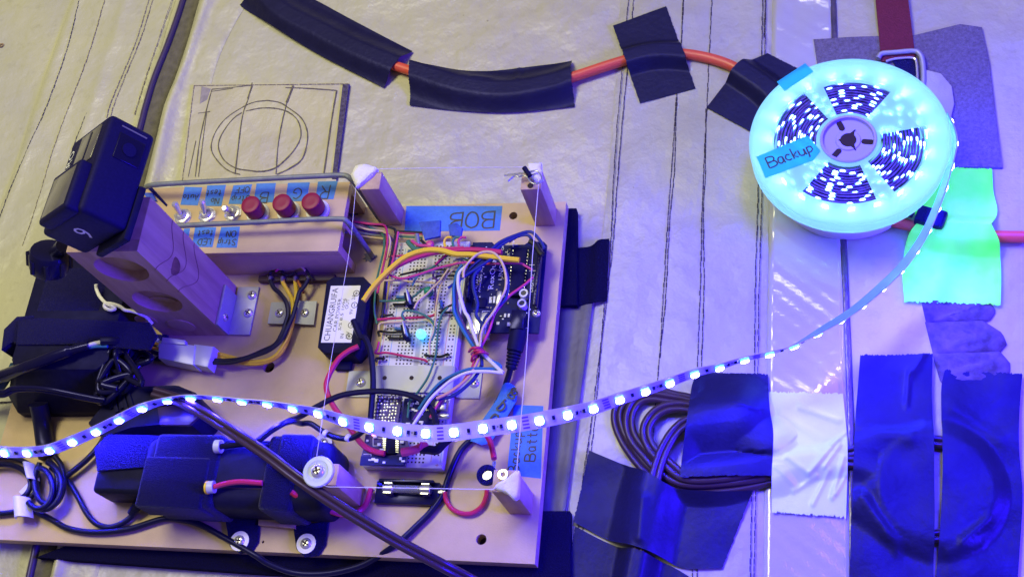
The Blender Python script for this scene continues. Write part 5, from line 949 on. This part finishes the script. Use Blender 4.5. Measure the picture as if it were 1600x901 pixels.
# ================================================================== the lit strip
SP = [(-240, 690, 40, 35), (-45, 702, 48, 35), (8, 706, 48, 35), (43, 706, 48, 40), (78, 702, 49, 42), (113, 689, 50, 45), (150, 673, 52, 48), (186, 655, 55, 52), (222, 637, 58, 56), (262, 625, 62, 66), (298, 620, 64, 70), (340, 622, 65, 71), (378, 626, 65, 70), (418, 630, 64, 67), (458, 637, 63, 60), (498, 645, 62, 50), (537, 657, 62, 36), (578, 666, 62, 20), (622, 673, 62, 0), (666, 677, 62, -4),
      (710, 675, 62, -4), (755, 669, 62, 0), (800, 663, 61, 5), (843, 656, 60, 12), (887, 647, 59, 20), (927, 637, 58, 32), (968, 623, 57, 39), (1008, 610, 56, 45), (1046, 597, 55, 50), (1085, 583, 54, 55), (1124, 573, 53, 62), (1163, 561, 52, 69), (1202, 552, 51, 72), (1240, 540, 50, 84), (1290, 512, 48, 101), (1335, 484, 47, 105), (1380, 446, 46, 107), (1415, 410, 45, 104), (1445, 365, 44, 99), (1467, 315, 43, 95), (1482, 268, 42, 91), (1490, 230, 42, 96), (1488, 205, 42, 92), (1478, 180, 42, 90)]
ctr = smooth_path([U(a, b, c) for a, b, c, d in SP], 8); ang = [p[0] for p in smooth_path([np.array([d, 0, 0.]) for a, b, c, d in SP], 8)]
VW = np.array([.237, -.4225, .875])          # which way the strip faces before it twists
arc = [0.0]
for a, b in zip(ctr, ctr[1:]): arc.append(arc[-1]+np.linalg.norm(b-a))
arc = np.array(arc)
def frame(s):
    p = np.array([np.interp(s, arc, [c[k] for c in ctr]) for k in range(3)]); q = np.array([np.interp(s+1, arc, [c[k] for c in ctr]) for k in range(3)]); r = np.array([np.interp(s-1, arc, [c[k] for c in ctr]) for k in range(3)])
    T = unit(q-r); th = math.radians(np.interp(s, arc, ang)); n = unit(VW-(VW @ T)*T); w = np.cross(T, n)
    N = n*math.cos(th)+w*math.sin(th); Wd = w*math.cos(th)-n*math.sin(th); return p, T, N, Wd
ls = thing('led_strip', 'lit white strip of blue glowing diodes hanging across the board to the reel', 'light strip', U(700, 676, 62))
mb = MB(); mb2 = MB(); R0 = []; R1 = []
for s in np.arange(0, arc[-1]+.1, 2.2):
    p, T, N, Wd = frame(s); R0.append([p+Wd*t for t in np.linspace(-5.2, 5.2, 5)]); R1.append([p-N*.45+Wd*t for t in np.linspace(-5.2, 5.2, 5)])
mb.sheet(R0); mb.sheet(R1, 0, 1); k = len(R0)*5; kk = len(R0)
edge = [(i*5+e, (i+1)*5+e, (i+1)*5+e+k, i*5+e+k) for i in range(kk-1) for e in (0, 4)]; mb.f += edge; mb.mi += [0]*len(edge)
mb.build('strip_tape', ['strip', 'stripback'], ls, ang=60)
def diode_mesh(name, w=5.3, h=1.6):
    m = MB(); m.box((0, 0, h/2), (w, w, h), None, 0, .35); m.lathe([(w*.49, h-.2), (w*.49, h+.12), (w*.42, h+.3)], (0, 0, 0), n=16, mi=1)
    return m
dm = diode_mesh('diode'); proto = dm.build('diode', ['pack', 'die'], ls, origin=(0, 0, 0))
def orient(o, p, X, Y, Z, parent):
    w = (np.asarray(p)-ORI[parent.name])*S; o.matrix_local = Matrix(((X[0], Y[0], Z[0], w[0]), (X[1], Y[1], Z[1], w[1]), (X[2], Y[2], Z[2], w[2]), (0, 0, 0, 1)))
small = MB(); pads = MB(); pitch = 16.67; s = 0.0; first = True
cal = [float(np.interp(i*8, range(len(arc)), arc)) for i in range(len(SP))]
spots = [cal[1]-k*16.67 for k in (4, 3, 2, 1, 0)]+cal[2:34]; ext = cal[33]
while ext+pitch < arc[-1]-2: ext += pitch; spots.append(ext)
for i, s in enumerate(spots):
    p, T, N, Wd = frame(s)
    if first: o = proto; first = False
    else: o = proto.copy(); COL.objects.link(o); o.parent = ls
    orient(o, p+N*.02, T, Wd, N, ls)
    gap = (spots[i+1]-s) if i+1 < len(spots) else pitch
    p2_, T2, N2, W2 = frame(s+gap*.5); A = (T2, W2, N2)
    if i % 3 == 1:
        for q in (-3.3, -1.1, 1.1, 3.3): pads.box(p2_+W2*q+N2*.1, (4.2, 1.1, .16), A)
    elif i % 3 == 2: small.box(p2_+N2*.4, (1.8, 2.6, .8), A, 0); small.box(p2_+N2*.45+W2*1.5, (1.8, .8, .7), A, 1)
    else:
        for q in (-2.4, 2.4): small.box(p2_+T2*q+N2*.4, (1.7, 2.4, .8), A, 0); small.box(p2_+T2*q+N2*.45+W2*1.5, (1.7, .7, .7), A, 1)
        small.box(p2_+N2*.15, (.8, .6, .2), A, 0)
small.build('chip_resistors', ['black', 'silver'], ls, kind='stuff'); pads.build('solder_pads', M['w_purple'], ls, kind='stuff')
# ================================================================== the reel
RC = U(1325.5, 217.5, 47.0); RR = 63.2
rl = thing('strip_reel', 'brightly glowing clear reel of lit diode strip with blue tape lettered Backup', 'reel', (RC[0], RC[1], 0))
def rp(r, a, z): return np.array([RC[0]+r*math.cos(a), RC[1]+r*math.sin(a), z])
MB().lathe([(48, .2), (50.2, 1), (50.6, 4), (50.6, 31), (50.2, 34), (48, 34.4)], (RC[0], RC[1], 0), n=72).build('drum', 'white', rl)
def sector(r0, r1, a0, a1, n=14): return [(r1*math.cos(a), r1*math.sin(a)) for a in np.linspace(a0, a1, n)]+[(r0*math.cos(a), r0*math.sin(a)) for a in np.linspace(a1, a0, n)]
def flange(name, z0, z1, wins, parent):
    cu = bpy.data.curves.new('c', 'CURVE'); cu.dimensions = '2D'; cu.fill_mode = 'BOTH'; cu.extrude = (z1-z0)/2
    circ = lambda r, n: [(r*math.cos(a), r*math.sin(a)) for a in np.linspace(0, 2*math.pi, n, endpoint=False)]
    for P in [circ(RR, 96), circ(17.6, 48)]+wins:
        sp = cu.splines.new('POLY'); sp.points.add(len(P)-1); sp.use_cyclic_u = True
        for q, p in zip(sp.points, P): q.co = (p[0], p[1], 0, 1)
    ob = bpy.data.objects.new('c', cu); COL.objects.link(ob); me = bpy.data.meshes.new_from_object(ob.evaluated_get(bpy.context.evaluated_depsgraph_get()))
    mb = MB(); mb.add([np.array([RC[0]+v.co.x, RC[1]+v.co.y, (z0+z1)/2+v.co.z]) for v in me.vertices], [list(p.vertices) for p in me.polygons]); bpy.data.objects.remove(ob); bpy.data.meshes.remove(me); bpy.data.curves.remove(cu)
    return mb.build(name, 'flange', parent, ang=30)
R_ = math.radians
wins = [sector(20.5, 45.5, R_(52), R_(110)), sector(20.5, 48, R_(126), R_(190)), sector(20.5, 48.5, R_(232), R_(290)), sector(20.5, 49.5, R_(304), R_(370))]
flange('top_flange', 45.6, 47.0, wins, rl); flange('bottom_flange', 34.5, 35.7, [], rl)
# raised rim of the flange and the hub
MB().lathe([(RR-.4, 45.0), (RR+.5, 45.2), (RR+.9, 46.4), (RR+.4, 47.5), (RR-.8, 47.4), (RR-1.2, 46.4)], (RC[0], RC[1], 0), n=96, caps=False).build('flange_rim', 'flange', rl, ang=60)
hub = MB().lathe([(17.7, 36), (18.2, 47.6), (17.6, 48.2), (16.4, 48.0), (15.8, 45.6), (8.2, 45.4), (7.6, 46.2), (5.2, 46.2), (4.8, 44.0), (.2, 44.0)], (RC[0], RC[1], 0), n=56).build('hub', mat('violet_white_plastic', (.38, .36, .64), .45), rl, ang=40)
star = []
for i in range(36):
    a = i/36*2*math.pi; r = 4.9+4.4*max(0, math.cos(3*(a-R_(60))))**10*(1 if int(((a-R_(60)+R_(60)) % (2*math.pi))/R_(120)) != 1 else .35); star.append((RC[0]+r*math.cos(a), RC[1]+r*math.sin(a)))
MB().prism(star, 45.0, 46.4).build('spindle_hole', 'hole', hub)
for ad_ in (112, 232, 352):
    a = R_(ad_); c = rp(12.4, a, 45.5); X = np.array([math.cos(a), math.sin(a), 0]); Y = np.array([-X[1], X[0], 0]); P = [c+X*(2.2+1.9*math.cos(t)*1)*1.0+Y*1.9*math.sin(t) for t in np.linspace(-1.57, 1.57, 10)]+[c-X*(2.2)+Y*1.9*math.sin(t)-X*1.9*math.cos(t) for t in np.linspace(1.57, -1.57, 10)]
    MB().prism(P, 45.2, 45.75).build('hub_slot', 'hole', hub)
# wound strip: one long spiral standing on edge, diodes facing out
mb = MB(); turns = 13; r0, r1 = 20.5, 46.5; A_ = []; N_ = turns*72
for i in range(N_+1):
    a = i/72*2*math.pi; r = r0+(r1-r0)*i/N_+.25*math.sin(a*3.1+i*.013); A_.append((a, r))
top = [[rp(r-.62, a, z) for z in (36.2, 44.6)] for a, r in A_]; bot = [[rp(r+.62, a, z) for z in (36.2, 44.6)] for a, r in A_]
mb.sheet(top); mb.sheet(bot); n2 = len(top)*2
mb.f += [(2*i+1, 2*i+3, 2*i+3+n2, 2*i+1+n2) for i in range(len(top)-1)]; mb.mi += [0]*(len(top)-1)
wnd = mb.build('wound_strip', 'coil', rl, ang=60)
dz = MB(); dz.box((0, 0, 0), (.9, 4.2, 4.8), None, 0, .25); dz.box((.55, 0, .2), (.35, 3.4, 4.0), None, 1, .1); dz.box((0, 0, 2.5), (1.0, 2.7, .6), None, 1, .15)
p3 = None; L = 0.0; nxt = 6.0; cnt = 0
for (a, r), (a2, r2) in zip(A_, A_[1:]):
    L += r*(a2-a)
    if L >= nxt:
        nxt += (19 if r > 36 else 14)*random.uniform(.75, 1.25); X = np.array([math.cos(a), math.sin(a), 0]); Y = np.array([-X[1], X[0], 0])
        if p3 is None: p3 = dz.build('diode', ['pack', 'die2'], wnd, origin=(0, 0, 0)); o = p3
        else: o = p3.copy(); COL.objects.link(o); o.parent = wnd
        orient(o, rp(r+.75, a, 42.4+random.uniform(-.6, .5)), X, Y, (0, 0, 1), wnd); cnt += 1
ot = MB(); ot.box((0, 0, 0), (1.4, 5, 5), None, 0, .3); ot.box((.75, 0, .3), (.4, 4, 4.4), None, 1, .1); p4 = None
for q in range(19):
    a = q/19*2*math.pi+.1; X = np.array([math.cos(a), math.sin(a), 0]); Y = np.array([-X[1], X[0], 0])
    if p4 is None: p4 = ot.build('outer_diode', ['pack', 'die3'], wnd, origin=(0, 0, 0)); o = p4
    else: o = p4.copy(); COL.objects.link(o); o.parent = wnd
    orient(o, rp(49.0, a, 41.6), X, Y, (0, 0, 1), wnd)
MB().sheet([[rp(47.9, a, z) for z in (36, 44.8)] for a in np.linspace(0, 2*math.pi, 97)], 0).build('outer_turn', 'strip', wnd)
# tapes stuck on the reel, with hand lettering
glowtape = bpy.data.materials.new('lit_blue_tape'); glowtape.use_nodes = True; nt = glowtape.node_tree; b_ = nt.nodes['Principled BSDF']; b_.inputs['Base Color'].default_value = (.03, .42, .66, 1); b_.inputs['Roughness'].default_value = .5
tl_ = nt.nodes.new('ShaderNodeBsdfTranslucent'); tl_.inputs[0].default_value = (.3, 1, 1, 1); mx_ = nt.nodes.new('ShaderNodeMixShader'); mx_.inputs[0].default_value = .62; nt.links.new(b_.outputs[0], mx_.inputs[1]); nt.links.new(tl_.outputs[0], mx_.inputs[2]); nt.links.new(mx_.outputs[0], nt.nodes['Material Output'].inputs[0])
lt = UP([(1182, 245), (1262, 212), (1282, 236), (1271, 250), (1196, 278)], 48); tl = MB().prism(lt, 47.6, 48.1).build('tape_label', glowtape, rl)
mb = MB(); d0 = unit(U(1268, 228, 48)-U(1200, 254, 48)); pen(mb, 'Backup', U(1203, 263, 48.2), d0, np.cross((0, 0, 1), d0), 8.2, .36, gap=.14); mb.build('lettering', 'ink', tl, kind='stuff')
MB().prism(UP([(1214, 128), (1258, 99), (1271, 112), (1226, 142)], 48), 47.6, 48.1).build('tape_label', glowtape, rl)
pl = thing('strip_plug', 'dark ribbed plug with a short lead under the reel rim on green tape', 'plug', U(1450, 340, 4))
A = unit(U(1470, 346, 12)-U(1425, 333, 12)); Bv = unit(np.cross((0, 0, 1), A)); AXP = (A, Bv, np.array([0, 0, 1.]))
MB().box(U(1452, 341, 11), (17, 12, 9), AXP, 0, 1.2).build('plug_body', 'black', pl); MB().box(U(1468, 344, 11), (8, 13, 8), AXP, 0, 2.2).build('plug_nose', 'blackgloss', pl)
for i in range(5): MB().box(U(1443+i*4, 336+i*1.2, 16), (1.0, 10, 1.0), AXP, 0, .2).build('grip_rib', 'black', pl)
MB().tube(cable_path([(1395, 322, 14), (1412, 328, 13), (1428, 334, 12)], 12), 3.2, 10).build('lead', 'rubber', pl)
